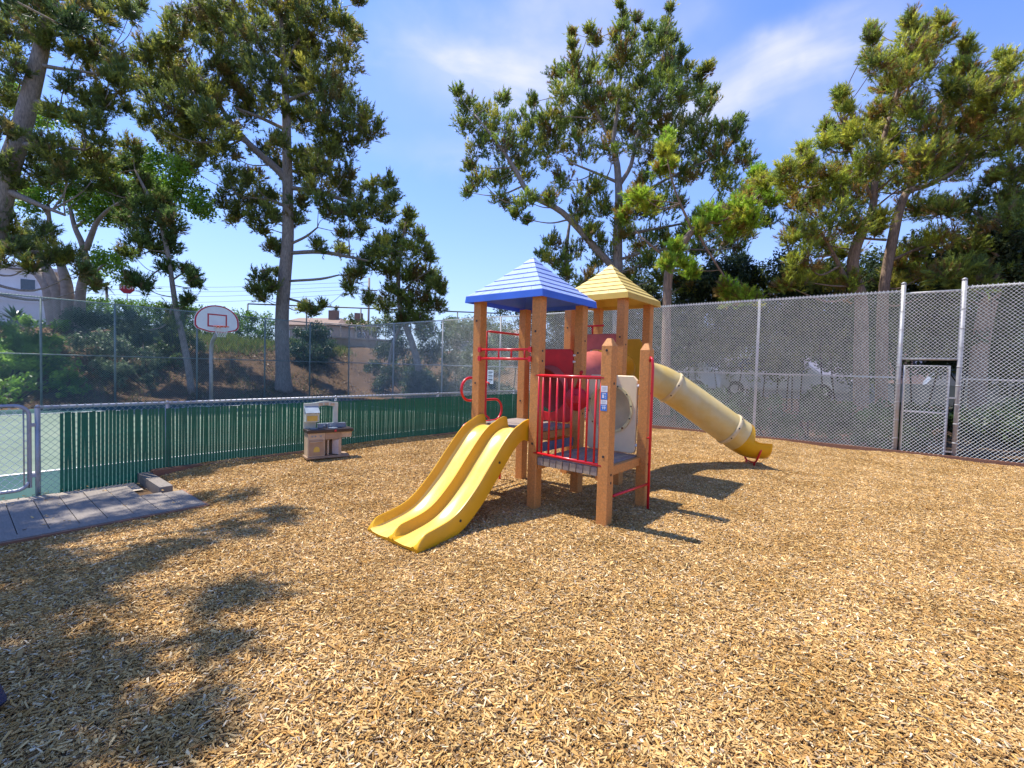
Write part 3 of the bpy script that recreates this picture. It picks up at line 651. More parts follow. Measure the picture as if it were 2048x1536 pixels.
for j in range(K - 1): fs.append((o1 + j, o1 + K + j, o1 + K + j + 1, o1 + j + 1))
chute = MB().add(vs, fs, True).build('exit_chute', M_yel, PS)
for s in (-1, 1):
    q = MB(); c = toL((4.07, 7.83, 0)); off = sidev * s
    q.tube([c + off * .13 + np.array([0, 0, -.1]), c + off * .13 + np.array([0, 0, .07]), c + off * .2 + np.array([0, 0, .12]), c + off * .285 + np.array([0, 0, .25]), c + off * .285 + toL(G(P2U, P2V) + np.array([.05, 0, 0])) + np.array([0, 0, .40])], .016, 9)
    q.build('leg', M_red, PS)
MB().tube([c - sidev * .13 + np.array([0, 0, .07]), c + sidev * .13 + np.array([0, 0, .07])], .014, 8).build('leg_brace', M_red, PS)

# stickers on the front short post
def sticker(z0, z1, c, lines, xo=0.):
    o = MB().add([(-.035 + xo, 0, z0), (.035 + xo, 0, z0), (.035 + xo, 0, z1), (-.035 + xo, 0, z1)], [(0, 1, 2, 3)]).build('sticker', c, PS, (.869 - .012, -HW - .0015, 0)); b = MB()
    for (a, b_, zz, h) in lines: b.add([(a + xo, -.001, zz), (b_ + xo, -.001, zz), (b_ + xo, -.001, zz + h), (a + xo, -.001, zz + h)], [(0, 1, 2, 3)])
    return o, b
M_stb = mat('blue print', (.03, .2, .6), .5); M_stw = mat('white sticker', (.75, .77, .8), .5)
o, b = sticker(1.335, 1.395, M_stw, [(-.025, .025, 1.375, .004), (-.025, .02, 1.365, .003), (-.025, .025, 1.355, .003), (-.025, .01, 1.345, .003)]); b.build('print', mat('grey print', (.3, .3, .32)), o)
o, b = sticker(1.262, 1.33, M_stb, [(-.02, .0, 1.275, .035), (.006, .024, 1.275, .004), (.006, .024, 1.29, .004), (.006, .024, 1.305, .004), (-.02, .02, 1.318, .006)]); b.build('print', M_stw, o)
o, b = sticker(1.215, 1.257, M_stw, [(-.025, .025, 1.243, .004), (-.025, .02, 1.234, .003), (-.025, .025, 1.225, .003)]); b.build('print', mat('grey print', (.3, .3, .32)), o)
o, b = sticker(1.15, 1.212, M_stb, [(-.012, -.004, 1.165, .03), (.008, .016, 1.165, .03), (-.02, .024, 1.178, .005), (-.025, .025, 1.2, .005)]); b.build('print', M_stw, o)

# ------------------------------------------------------------------ chain link fences
def chainlink(L, H, pitch=.066, r=.0026, z0=0.):
    b = []                                                       # diagonal wires as three sided rods, in local x (length) and z
    def rods(s):
        V = []
        k = int((L + H) / pitch) + 2
        for i in range(k):
            c = i * pitch if s > 0 else i * pitch - H
            # line z = (x - c)*1 ... ascending or descending
            if s > 0: xa, za, xb, zb = c - H, H, c, 0.
            else: xa, za, xb, zb = c, 0., c + H, H
            if s > 0:
                if xa < 0: za = c if c < H else H; za = min(H, c - 0); xa = 0. if c > 0 else 0; za = c
                if xb > L: zb = c - L; xb = L
                if c <= 0 or za <= zb: continue
            else:
                if xa < 0: za = -xa; xa = 0.
                if xb > L: zb = L - c; xb = L
                if zb <= za: continue
            V.append((xa, za, xb, zb))
        return V
    vs = []
    for s, yo in ((1, r * .9), (-1, -r * .9)):
        for (xa, za, xb, zb) in rods(s):
            a = np.array([xa, yo, z0 + za]); c = np.array([xb, yo, z0 + zb]); d = c - a; d /= np.linalg.norm(d); e1 = np.array([0, 1., 0]); e2 = np.cross(d, e1)
            ring = [r * (math.cos(t) * e1 + math.sin(t) * e2) for t in (math.pi / 2, math.pi * 7 / 6, math.pi * 11 / 6)]
            for j in range(3): l = (j + 1) % 3; vs += [a + ring[j], c + ring[j], c + ring[l], a + ring[l]]
    return np.array(vs)
def fence_run(name, P0, P1, H, posts, m_post, m_wire, label, midz=None, pitch=.066, r=.0026, z0=.05, pr_=.03, top=True, group=None, mesh=True, botrail=False, extra=0., rail_m=None):
    P0 = np.array(P0, float); P1 = np.array(P1, float); d = P1 - P0; L = float(np.linalg.norm(d[:2])); a = math.atan2(d[1], d[0])
    f = empty(name, P0, a); tag(f, label, 'fence', group)
    for x in posts:
        q = MB().tube([(x, 0, -.3), (x, 0, H + extra)], pr_, 10); q.tube([(x, 0, H + extra), (x, 0, H + extra + .03)], [pr_ * 1.12, pr_ * .5], 10); q.build('post', m_post, f)
    if top: MB().tube([(0, .0, H), (L, .0, H)], .02, 8).build('top_rail', rail_m or m_post, f)
    if midz: MB().tube([(0, .012, midz), (L, .012, midz)], .017, 8).build('middle_rail', rail_m or m_post, f)
    if mesh:
        v = chainlink(L, H - z0, pitch, r, z0); v[:, 1] -= .032
        o = link_mesh('wire_mesh', fastmesh('wire_mesh', v, 4, m_wire), f); tag(o, kind='stuff')
        kn = []                                                  # twisted tips along the top edge
        n = int(L / pitch)
        for i in range(n):
            x = (i + .5) * pitch; a_ = np.array([x - .016, -.032, H - .02]); b_ = np.array([x + .004, -.034, H + .035]); c_ = np.array([x + .016, -.03, H - .015]); w = np.array([.004, 0, 0])
            kn += [a_ - w, a_ + w, b_ + w, b_ - w, b_ - w, b_ + w, c_ + w, c_ - w]
        tag(link_mesh('knuckles', fastmesh('knuckles', np.array(kn), 4, m_wire), f), kind='stuff')
    return f
FH, FM = 3.27, 1.56
# far tall fence: two runs either side of the gate
runL0 = CT_U; gU0, gU1 = .05, .92
tf = fence_run('tall_chain_link_fence', G(CT_U, FR_V), G(gU0 - .001, FR_V), FH, [U - CT_U for U in (-16.5, -13.43, -10.5, -7.83, -5.2, -2.52)], M_steel, M_wire,
               'tall silvery chain link fence behind the play structure up to the gate', FM, r=.0025)
tf2 = fence_run('tall_chain_link_fence', G(gU1 + .001, FR_V), G(7.6, FR_V), FH, [U - gU1 for U in (3.6, 6.4)], M_steel, M_wire, 'tall silvery chain link fence on the far side of the gate at the picture edge', FM, r=.0025)
for U, ff in ((gU0, tf), (gU1, tf2)):
    pass
gp = empty('fence_gate', G(gU0, FR_V), TH); tag(gp, 'narrow chain link gate under a mesh transom in the tall fence', 'gate')
gw = gU1 - gU0
for x in (0, gw):
    MB().tube([(x, 0, -.3), (x, 0, FH + .13)], .040, 12).build('gate_post', M_rusty if x == 0 else M_steel, gp)
    MB().tube([(x, 0, FH + .13), (x, 0, FH + .16), (x, 0, FH + .18)], [.044, .04, .01], 12).build('post_cap', M_steel, gp)
MB().tube([(0, 0, FH - .05), (gw, 0, FH - .05)], .02, 8).build('top_rail', M_steel, gp)
MB().tube([(.03, 0, 1.93), (gw - .03, 0, 1.93)], .023, 8).build('transom', M_rusty, gp)
lf = MB(); c0, c1 = .085, gw - .14
lf.tube([(c0, 0, .1), (c0, 0, 1.80), (c1, 0, 1.80), (c1, 0, .06), (c0, 0, .06)], .024, 10, closed=False); lf = lf.build('gate_leaf', M_steel, gp)
MB().tube([(c0 + .02, 0, .90), (c1 - .02, 0, .90)], .018, 8).build('rail', M_steel, lf)
v = chainlink(c1 - c0, 1.72, .066, .0025, .08); v[:, 0] += c0; v[:, 1] -= .028
tag(link_mesh('wire_mesh', fastmesh('wire_mesh', v, 4, M_wire), lf), kind='stuff')
v = chainlink(gw, FH - 1.98, .066, .0025, 1.93); v[:, 1] -= .03
tag(link_mesh('transom_mesh', fastmesh('transom_mesh', v, 4, M_wire), gp), kind='stuff')
for z in (1.2, .18): MB().box((c1, -.03, z - .015), (gw - .03, -.02, z + .015)).build('hinge', M_rusty, gp)
for x in (0, gw):
    for z in np.arange(.35, 3.2, .36): MB().tube([(x, 0, z - .012), (x, 0, z + .012)], .045, 12).build('tension_band', M_steel, gp)

# court fence (further away, dull green)
cv = [0.0 - .0, 3.53, 5.87, 8.27, 10.17]
CV0 = -8.
fence_run('court_fence', G(CT_U, CV0), G(CT_U, FR_V), FH, [V - CV0 for V in (-6.2, -3.6, -.9, 1.8, 3.53, 5.87, 8.27, 10.17, 12.066)], M_steelg, M_wired, 'dull green grey chain link fence along the far side of the court', FM, r=.003, rail_m=M_steelg, z0=-.05)
# low slatted fence
LV0, LV1 = .67, 12.03; LH = .925
lo = fence_run('slatted_low_fence', G(LF_U, LV0), G(LF_U, LV1), LH, [0, 1.27, 3.8, 4.74 + 1.5, 8.9], M_steelb, M_wired, 'waist high chain link fence woven with green plastic slats', None, .075, .0024, -.14, .026)
NS = 294; ps_ = (LV1 - LV0 - .22) / NS
smesh = MB().box((-.0160, -.0025, -.14), (.0160, .0025, .855)).mesh('slat', M_slat)
for i in range(NS):
    o = link_mesh('slat', smesh, lo, (.20 + i * ps_, -.0355, random.uniform(-.008, .006)), (0, R_(random.uniform(-.5, .5)), R_(random.uniform(-5, 5))))
for z in (.82, .30): pass
# low gate at the left
lg = empty('low_gate', G(LF_U, .60), TH + math.pi / 2); tag(lg, 'low chain link gate with rounded pipe frame beside the slatted fence', 'gate')
w = 1.25; r = .12
fr = [(-w, 0, .0), (-w, 0, .95)] + [(0 - r, 0, .95)] + [tuple(p) for p in arc((-r, 0, .95 - r), r, math.pi / 2, 0, 6, (1, 0, 0), (0, 0, 1))] + [(0, 0, -.02)] + [tuple(p) for p in arc((-r, 0, .08), r, 0, -math.pi / 2, 5, (1, 0, 0), (0, 0, 1))] + [(-w, 0, -.04)]
MB().tube(fr, .021, 10).build('frame', M_steelb, lg)
v = chainlink(w, .96, .085, .003, -.03); v[:, 0] -= w; tag(link_mesh('wire_mesh', fastmesh('wire_mesh', v, 4, M_wire), lg), kind='stuff')
for z in (.12, .72): MB().box((0, -.02, z - .02), (.09, .02, z + .02), .006).build('hinge', M_steelb, lg)
MB().tube([(-.045, 0, .0), (-.045, 0, .9)], .008, 6).build('tension_bar', M_steel, lg)

# ------------------------------------------------------------------ edging boards, boardwalk
def board(u0, u1, v0, v1, z0, z1, m=M_edge, name='edging_board', label=None, parent=None, cat=None, group=None):
    b = MB(); b.box((0, 0, z0), (u1 - u0, v1 - v0, z1), .006); o = b.build(name, m, parent, G(u0, v0) if parent is None else None, (0, 0, TH) if parent is None else None)
    if label: tag(o, label, cat or 'edging board', group)
    return o
board(-7.70, 7.6, 11.93, 11.985, -.1, .115, label='long brown edging board along the foot of the tall fence')
board(-7.77, -7.64, 1.74, 11.9, -.1, .03, label='brown edging board along the foot of the slatted fence')
board(-7.77, -6.74, 1.60, 1.735, -.2, .0, m=M_bwalk, label='short raised brown board stepping out from the slatted fence to the boardwalk')
bw = empty('boardwalk', G(-7.3, 0, -.165), TH); tag(bw, 'grey brown composite boardwalk landing in front of the low gate', 'boardwalk')
for i in range(19):
    v1 = 1.40 - i * .205; v0 = v1 - .199
    q = MB(); q.box((0, v0, .055), (1.36, v1, .115 + random.uniform(-.002, .002)), .004); q.build('plank', M_bwalk, bw)
q = MB(); q.box((1.365, -3.9, .06), (1.50, 1.80, .118), .005); q.build('border_plank', M_bwalk, bw)
q = MB(); q.box((.62, 1.405, .06), (1.363, 1.60, .117), .005); q.build('end_plank', M_bwalk, bw)
q = MB(); q.box((.66, 1.605, .06), (1.363, 1.80, .116), .005); q.build('end_plank', M_bwalk, bw)
q = MB(); q.box((1.502, -3.9, -.15), (1.535, 1.82, .112), .005); q.build('fascia_board', M_edge, bw)
q = MB(); q.box((.6, 1.802, -.15), (1.50, 1.832, .108), .005); q.build('fascia_board', M_edge, bw)

stray = chip_patch(9, 3.2, 1500); me_ = stray.data; co = np.empty(len(me_.vertices) * 3, np.float32); me_.vertices.foreach_get('co', co); co = co.reshape(-1, 20, 3)
cen = co.mean(1); keep = (cen[:, 0] > -.95) & (cen[:, 0] < .8) & ((cen[:, 0] < -.62 + .25 * np.sin(cen[:, 1] * 3)) | (np.random.default_rng(3).random(len(cen)) < .13))
tn_ = np.empty(len(me_.vertices) * 4, np.float32); me_.attributes['tone'].data.foreach_get('color', tn_); tn_ = tn_.reshape(-1, 20, 4)[keep][:, :, :3].reshape(-1, 3)
tag(link_mesh('stray_wood_chips', fastmesh('stray_wood_chips', co[keep].reshape(-1, 3), 4, M_chip, tn_), None, G(-6.6, .25, -.045), (0, 0, TH)), 'stray wood chips and dust scattered over the boardwalk', 'wood chips', kind='stuff')
# ------------------------------------------------------------------ basketball hoop
bp0 = at(422, 815, 16.5); bp0[2] = -.09; bh = empty('basketball_hoop', bp0, TH); tag(bh, 'basketball hoop with fan shaped white backboard on a curved steel pole', 'basketball hoop')
pl = [(0, 0, 0), (0, 0, 1.3), (0, 0, 1.9)] + [tuple(p) for p in arc((.45, 0, 1.95), .45, math.pi, math.pi * .62, 6, (1, 0, 0), (0, 0, 1))] + [(.50, 0, 2.52)]
MB().tube(pl, .062, 12).build('pole', M_steel, bh)
bz = 2.66
def fan(s, n=22):
    P = [(-.69 * s, .17 * s), (-.62 * s, .07 * s)] + [(-.5 * s, 0.03 * s), (-.25 * s, -.04 * s), (.25 * s, -.04 * s), (.5 * s, .03 * s)] + [(.62 * s, .07 * s), (.69 * s, .17 * s)]
    for k in range(n + 1):
        a = math.pi * k / n; P.append((.69 * s * math.cos(a), (.32 + .58 * math.sin(a) - .0) * s))
    return P
def flat(poly, x, th): b = MB(); b.prism([(p[0], p[1]) for p in poly], x, x + th, 0, 'x'); return b
bbo = empty('x', (0, 0, 0)); bpy.data.objects.remove(bbo)
q = flat(fan(1), .54, .03); bb = q.build('backboard', M_white, bh, (0, 0, bz - .06))
q = MB()
for (so_, si) in ((.985, .91),):
    A, B = fan(so_), fan(si); cy_ = .42
    A = [(p[0], cy_ + (p[1] - cy_ * so_) ) for p in A]; B = [(p[0], cy_ + (p[1] - cy_ * si)) for p in B]
    n = len(A); q.add([(.573, p[0], p[1]) for p in A] + [(.573, p[0], p[1]) for p in B], [(i, (i + 1) % n, n + (i + 1) % n, n + i) for i in range(n)])
q.build('border_stripe', M_redline, bb)
q = MB(); t = .045
for (y0, y1, z0, z1) in ((-.30, .30, .55, .55 + t), (-.30, .30, .15, .15 + t), (-.30, -.30 + t, .195, .55), (.30 - t, .30, .195, .55)): q.add([(.5735, y0, z0), (.5735, y1, z0), (.5735, y1, z1), (.5735, y0, z1)], [(0, 1, 2, 3)])
q.build('target_square', M_redline, bb)
rim = MB().tube([(.57 + .15 + .225 + .225 * math.cos(a), .225 * math.sin(a), bz + .1) for a in np.linspace(0, 2 * math.pi, 25)[:-1]], .012, 8, closed=True)
rim.box((.572, -.07, bz + .06), (.73, .07, bz + .105)); rim = rim.build('rim', M_orange, bh)
q = MB()
for k in range(12):
    for s in (1, -1):
        P = []
        for j in range(6): a = 2 * math.pi * (k + s * j * .5) / 12; r = .225 - .022 * j; P.append((.945 + r * math.cos(a), r * math.sin(a), bz + .09 - .07 * j))
        q.tube(P, .005, 3, caps=False)
tag(q.build('net', M_net, bh), kind='stuff')

# ------------------------------------------------------------------ toy kitchen
kp = at(654, 915, 7.45); tk = empty('toy_kitchen', (-2.99, 7.52, .02), R_(36)); tk.scale = (.92, .92, .95); tag(tk, 'tan plastic toy kitchen with green grey arched top and dark counter', 'toy kitchen')
M_ktan = mat('tan toy plastic', (.52, .40, .27), .5, var=.1); M_kbrown = mat('brown toy plastic', (.36, .25, .16), .5); M_kgrn = mat('sage toy plastic', (.52, .57, .48), .5, var=.08); M_kcnt = mat('dark brown counter', (.045, .03, .025), .35)
M_kgry = mat('blue grey toy plastic', (.24, .29, .33), .4); M_kyel = mat('yellow toy plastic', (.6, .42, .08), .5)
def bx(name, a, b, m, p=tk, bev=.006): q = MB(); q.box(a, b, bev); return q.build(name, m, p)
bx('base', (-.36, -.16, 0), (.36, .16, .035), M_kbrown)
cab = bx('oven_cabinet', (-.34, -.14, .035), (-.06, .14, .43), M_ktan)
bx('cabinet_back', (-.06, .09, .035), (.22, .14, .43), M_kbrown)
bx('sink_front', (-.06, -.14, .31), (.22, .09, .43), M_kbrown)
bx('side_leg', (.17, -.14, .035), (.22, .09, .31), M_ktan)
bx('side_shelf', (.22, -.12, .33), (.40, .12, .43), M_ktan)
dr = bx('oven_door', (-.32, -.152, .06), (-.085, -.141, .32), M_kbrown)
q = MB(); q.prism([(.05 * math.cos(a) - .2, .055 * math.sin(a) + .15) for a in np.linspace(0, math.pi, 9)] + [(-.25, .115), (-.15, .115)], -.158, -.1535, 0); 
q.v = [(x, z, y) for x, y, z in q.v]; q.build('oven_window', M_kyel, dr)
MB().tube([(-.30, -.165, .285), (-.10, -.165, .285)], .008, 6).build('handle', M_ktan, dr)
for x in (-.27, -.22, -.13): MB().tube([(x, -.141, .375), (x, -.157, .375)], .014, 8).build('knob', M_kgry, cab)
q = MB().box((-.13, -.01, .05), (0, .005, .30), .003); q.build('cupboard_door', mat('pale toy plastic', (.55, .47, .42), .5), tk, (.17, -.15, 0), (0, 0, R_(-50)))
MB().box((-.02, -.152, .05), (.0, -.141, .30)).build('door_post', M_ktan, tk)
ct = bx('counter', (-.36, -.17, .43), (.42, .15, .485), M_kcnt, tk, .012)
bx('badge', (.09, -.178, .443), (.125, -.1715, .473), M_redline, ct, 0)
q = MB().disc((-.22, -.02, .487), .07, 16, .006); q.build('hob', M_kgry, ct); MB().disc((.1, -.02, .487), .085, 16, .004).build('sink', M_kgry, ct)
MB().tube([(.02, .08, .487), (.02, .08, .55), (.02, .05, .565), (.02, .02, .545)], .009, 8).build('tap', M_kgry, ct)
for x in (-.03, .07): MB().tube([(x, .08, .487), (x, .08, .52), (x + .02, .06, .525)], .009, 6).build('tap_handle', M_kgry, ct)
bk = MB(); yb0, yb1 = .10, .14
def arch(x): return .91 + .035 * math.exp(-((x - .0) / .14) ** 2) - .0
xs = np.linspace(-.355, .22, 13); vs = [(x, y, z) for y in (yb0, yb1) for x in xs for z in (arch(x) - .075 if -.13 < x else .485, arch(x))]
n = len(xs)
def idx(s, i, t): return s * n * 2 + i * 2 + t
fs = []
for i in range(n - 1):
    fs += [(idx(0, i, 0), idx(0, i + 1, 0), idx(0, i + 1, 1), idx(0, i, 1)), (idx(1, i, 0), idx(1, i, 1), idx(1, i + 1, 1), idx(1, i + 1, 0)), (idx(0, i, 1), idx(0, i + 1, 1), idx(1, i + 1, 1), idx(1, i, 1)), (idx(0, i, 0), idx(1, i, 0), idx(1, i + 1, 0), idx(0, i + 1, 0))]
fs += [(idx(0, 0, 0), idx(0, 0, 1), idx(1, 0, 1), idx(1, 0, 0)), (idx(0, n - 1, 0), idx(1, n - 1, 0), idx(1, n - 1, 1), idx(0, n - 1, 1))]
bk.add(vs, fs); bk.build('arched_back', M_kgrn, tk)
bx('back_post', (.135, .1, .485), (.22, .14, .842), M_kgrn); bx('back_ledge', (-.13, .09, .485), (.36, .142, .56), M_kgry)
bx('wall_cupboard', (-.35, -.02, .60), (-.13, .098, .75), M_kgrn); q = MB().add([(-.355, .098, .86), (-.125, .098, .86), (-.125, -.05, .76), (-.355, -.05, .76), (-.355, .098, .75), (-.125, .098, .75), (-.125, -.05, .75), (-.355, -.05, .75)], [(0, 3, 2, 1), (3, 7, 6, 2), (0, 4, 7, 3), (1, 2, 6, 5), (4, 5, 6, 7)]); q.build('hood', M_kgry, tk)
bx('recipe_card', (-.33, -.027, .62), (-.16, -.0215, .71), M_kyel, tk, 0)
for x in (-.08, .02, .12):
    bx('wall_tile', (x - .035, .092, .875 - abs(x) * .1), (x + .035, .0985, .92 - abs(x) * .12), M_pale, tk, 0)

# ------------------------------------------------------------------ notice signs
def sign(name, P, rz, w, h, m, label, rows, cat='sign'):
    o = MB().box((-w / 2, -.006, -h / 2), (w / 2, .006, h / 2)).build(name, m, None, P, (0, 0, rz)); tag(o, label, cat); b = MB()
    for (x0, x1, z0, z1) in rows: b.add([(x0, -.0075, z0), (x1, -.0075, z0), (x1, -.0075, z1), (x0, -.0075, z1)], [(0, 1, 2, 3)])
    b.build('print', mat('dark print', (.12, .12, .13)), o); return o
sg = np.array(at(981, 754, 1)); d_ = sg - np.array([0, 0, EYE]); t_ = (FR_V - .05) / (d_ @ VX); P = np.array([0, 0, EYE]) + d_ * t_
sign('notice_sign', P, TH, .27, .48, M_white, 'small white notice sign wired to the tall fence behind the blue roofed tower', [(-.1, .1, .15, .19), (-.1, .06, .10, .12), (-.1, .1, .02, .06), (-.1, .09, -.04, -.02), (-.1, .1, -.12, -.07), (-.1, .05, -.18, -.16)])

# ------------------------------------------------------------------ vegetation
def unit(a): return a / (np.linalg.norm(a, axis=-1, keepdims=True) + 1e-9)
def shoots(P, D, L, nb, ln, w, cols, r):
    n = len(P); t = r.uniform(.05, 1, (n, nb)); base = P[:, None] + D[:, None] * (L[:, None] * t)[..., None]
    ref = unit(r.normal(size=(n, nb, 3))); perp = unit(np.cross(D[:, None], ref)); al = r.uniform(.35, 1.15, (n, nb)) * (1.1 - .45 * t)
    d = D[:, None] * np.cos(al)[..., None] + perp * np.sin(al)[..., None]
    side = unit(np.cross(d, unit(r.normal(size=(n, nb, 3))))); le = ln * r.uniform(.7, 1.15, (n, nb))
    a = base - side * (w / 2); b = base + side * (w / 2); c = base + d * le[..., None]
    V = np.stack([a, b, c], 2).reshape(-1, 3)
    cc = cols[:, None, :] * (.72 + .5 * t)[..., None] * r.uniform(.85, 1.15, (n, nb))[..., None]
    return V, np.repeat(cc.reshape(-1, 3), 3, 0)
def leaves(P, size, cols, r, asp=.6):
    n = len(P); d = unit(r.normal(size=(n, 3)) + np.array([0, 0, .2])); s = unit(np.cross(d, unit(r.normal(size=(n, 3)) + np.array([0, 0, 1.2])))); sz = size * r.uniform(.6, 1.3, n)[:, None]
    V = np.stack([P - d * sz * .5, P + s * sz * asp * .5, P + d * sz * .5, P - s * sz * asp * .5], 1).reshape(-1, 3)
    return V, np.repeat(cols, 4, 0)
PINE = [(.062, .088, .034), (.080, .108, .036), (.108, .132, .038), (.045, .072, .036), (.135, .15, .04), (.13, .10, .045)]
def interp_path(pts, step=.35):
    out_ = []
    for a, b in zip(pts[:-1], pts[1:]):
        n = max(2, int(np.linalg.norm(b[:3] - a[:3]) / step))
        for t in np.linspace(0, 1, n, endpoint=False): out_.append(a + (b - a) * t)
    out_.append(pts[-1]); return np.array(out_)
def pine(name, label, group, depth, trunk, limbs, blobs, bark, tones, wts, seed, shoot=.30, nb=22, needle=.13, nw=.016, dspread=1.6, dens=1., updir=.8, cat='tree', bare=0, cones=.05, droop=0., sub=.36):
    r = np.random.default_rng(seed)
    base = at(trunk[0][0], trunk[0][1], depth); root = empty(name, base); tag(root, label, cat, group)
    loc = lambda p: np.array(p) - base
    skel = []
    def line(pp, dd=0.):
        out_ = []
        for q in pp: out_.append(np.append(at(q[0], q[1], depth + (q[3] if len(q) > 3 else dd)), q[2] * .5 * depth / FPX))
        return np.array(out_)
    tr = line(trunk); b = MB(); cr_ = np.array(catmull(list(tr), 4))
    b.tube([p[:3] - base for p in cr_], [max(p[3], .012) for p in cr_], 12).build('trunk', bark, root); skel.append(interp_path(tr))
    b = MB()
    for lm in limbs:
        l = line(lm); c_ = np.array(catmull(list(l), 4)); b.tube([p[:3] - base for p in c_], [max(p[3], .012) for p in c_], 8); skel.append(interp_path(l))
    sk = np.concatenate(skel); VV, CC = [], []
    P_, D_, C_ = [], [], []; fine = MB(); tones = np.array(tones) * np.array([3.3, 2.85, 1.7]); nw = nw * 1.2; dens = dens * 1.9; nb = int(nb * 1.08); cones = cones * .6
    tones[tones[:, 0] > tones[:, 1] * 1.05] *= np.array([.62, .74, .8])
    for q in blobs:
        x, y, rad = q[:3]; d = depth + (q[3] if len(q) > 3 else r.uniform(-1, 1) * dspread); c = at(x, y, d); R = rad * 1.2 * d / FPX
        # limb to the cluster from the skeleton
        dist = np.linalg.norm(sk[:, :3] - c, axis=1) + np.where(sk[:, 2] > c[2] + .1, 2.2, 0) + np.abs(sk[:, 2] - (c[2] - R * 1.2)) * .3
        i = int(np.argmin(dist)); s = sk[i, :3]; midp = s + (c - s) * .5 + np.array([0, 0, -.08 * np.linalg.norm(c - s)]) + r.normal(0, .06, 3) * np.linalg.norm(c - s)
        cv_ = catmull([s, midp, c], 4); r0 = min(sk[i, 3] * .6, .012 + .012 * np.linalg.norm(c - s)); b.tube([p - base for p in cv_], np.linspace(max(r0, .012), .009, len(cv_)), 5, caps=False)
        K = int((3 + (R / sub) ** 2 * 1.9) * dens) + 1
        sc = unit(r.normal(size=(K, 3))) * (r.random((K, 1)) ** .45) * np.array([1, 1.0, .85]) * R + c
        tn = r.choice(len(tones), K, p=wts)
        for k in range(K):
            fine.tube([c - base, (c + sc[k]) / 2 - base + r.normal(0, .03, 3), sc[k] - base], [.012, .009, .006], 3, caps=False)
            m_ = r.integers(9, 15); rr = min(.24, R * .5 + .06)
            pp = sc[k] + unit(r.normal(size=(m_, 3))) * (r.random((m_, 1)) ** .5) * rr
            dd = unit((pp - c) / (R + 1e-6) * .55 + (pp - sc[k]) / rr * .5 + np.array([0, 0, updir]) + r.normal(0, .3, (m_, 3)))
            P_.append(pp - dd * shoot * .4 - base); D_.append(dd); tt = tones[tn[k]] * r.uniform(.8, 1.25)
            cl = np.repeat(tt[None], m_, 0) * r.uniform(.85, 1.15, (m_, 1)); dead = r.random(m_) < cones; cl[dead] = np.array([.22, .16, .09]) * r.uniform(.7, 1.3)
            C_.append(cl)
    P_ = np.concatenate(P_); D_ = np.concatenate(D_); C_ = np.concatenate(C_); Ls = shoot * r.uniform(.6, 1.25, len(P_))
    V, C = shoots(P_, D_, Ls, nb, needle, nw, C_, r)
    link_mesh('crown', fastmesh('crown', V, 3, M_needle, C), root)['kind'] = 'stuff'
    b.build('branches', bark, root)['kind'] = 'stuff'; fine.build('twigs', bark, root)['kind'] = 'stuff'
    return root
def hit(x, y, dflt):
    d = c_fw + (x - 1024) / FPX * c_rt - (y - 768) / FPX * c_up; k = 12.
    while k < 60:
        p = np.array([0, 0, EYE]) + d * k
        if p[2] < bank(p @ UX, p @ VX) + .05 and p @ UX < -20.4: return k
        k += .15
    return dflt
def shrub(name, label, blobs, tones, seed, leaf=.09, dens=1., asp=.45, cat='shrub', group=None, stems=True, world=None, flat_=.8, bark=None):
    r = np.random.default_rng(seed); tones = np.array(tones)
    blobs = [(x, y, rad, hit(x, y + rad * .6, d * -1) - .25 if d < 0 else d) for (x, y, rad, d) in (blobs or [])]; cs = [(at(x, y, d), rad * d / FPX) for (x, y, rad, d) in blobs] if world is None else world
    base = min((c for c, R in cs), key=lambda c: c[2]).copy(); base[2] = float(bank(np.array(base @ UX), np.array(base @ VX)))
    root = empty(name, base); tag(root, label, cat, group); VV, CC = [], []; b = MB()
    for c, R in cs:
        n = int(380 * dens * (R / .35) ** 2 * (.09 / leaf) ** 1.6); K = max(4, int(9 * (R / .4) ** 1.3))
        sc = unit(r.normal(size=(K, 3))) * r.random((K, 1)) ** .4 * R * np.array([.85, .85, flat_]) + c; kk = r.integers(0, K, n)
        P = sc[kk] + unit(r.normal(size=(n, 3))) * r.random((n, 1)) ** .5 * R * .42
        ct = tones[r.integers(0, len(tones), K)][kk] * r.uniform(.75, 1.25, (n, 1)); V, C = leaves(P - base, leaf, ct, r, asp); VV.append(V); CC.append(C)
        if stems and (world is None or r.random() < .12): b.tube([(c - base) * np.array([.75, .75, 0]) + np.array([0, 0, -.1]) if world is not None else (c - base) * .12 + np.array([0, 0, -.1]), (c - base) * .6 + r.normal(0, .05, 3), c - base], [.03, .02, .01], 5, caps=False)
    link_mesh('foliage', fastmesh('foliage', np.concatenate(VV), 4, M_leaf, np.concatenate(CC)), root)['kind'] = 'stuff'
    if stems: b.build('stems', bark or M_stem, root)['kind'] = 'stuff'
    return root

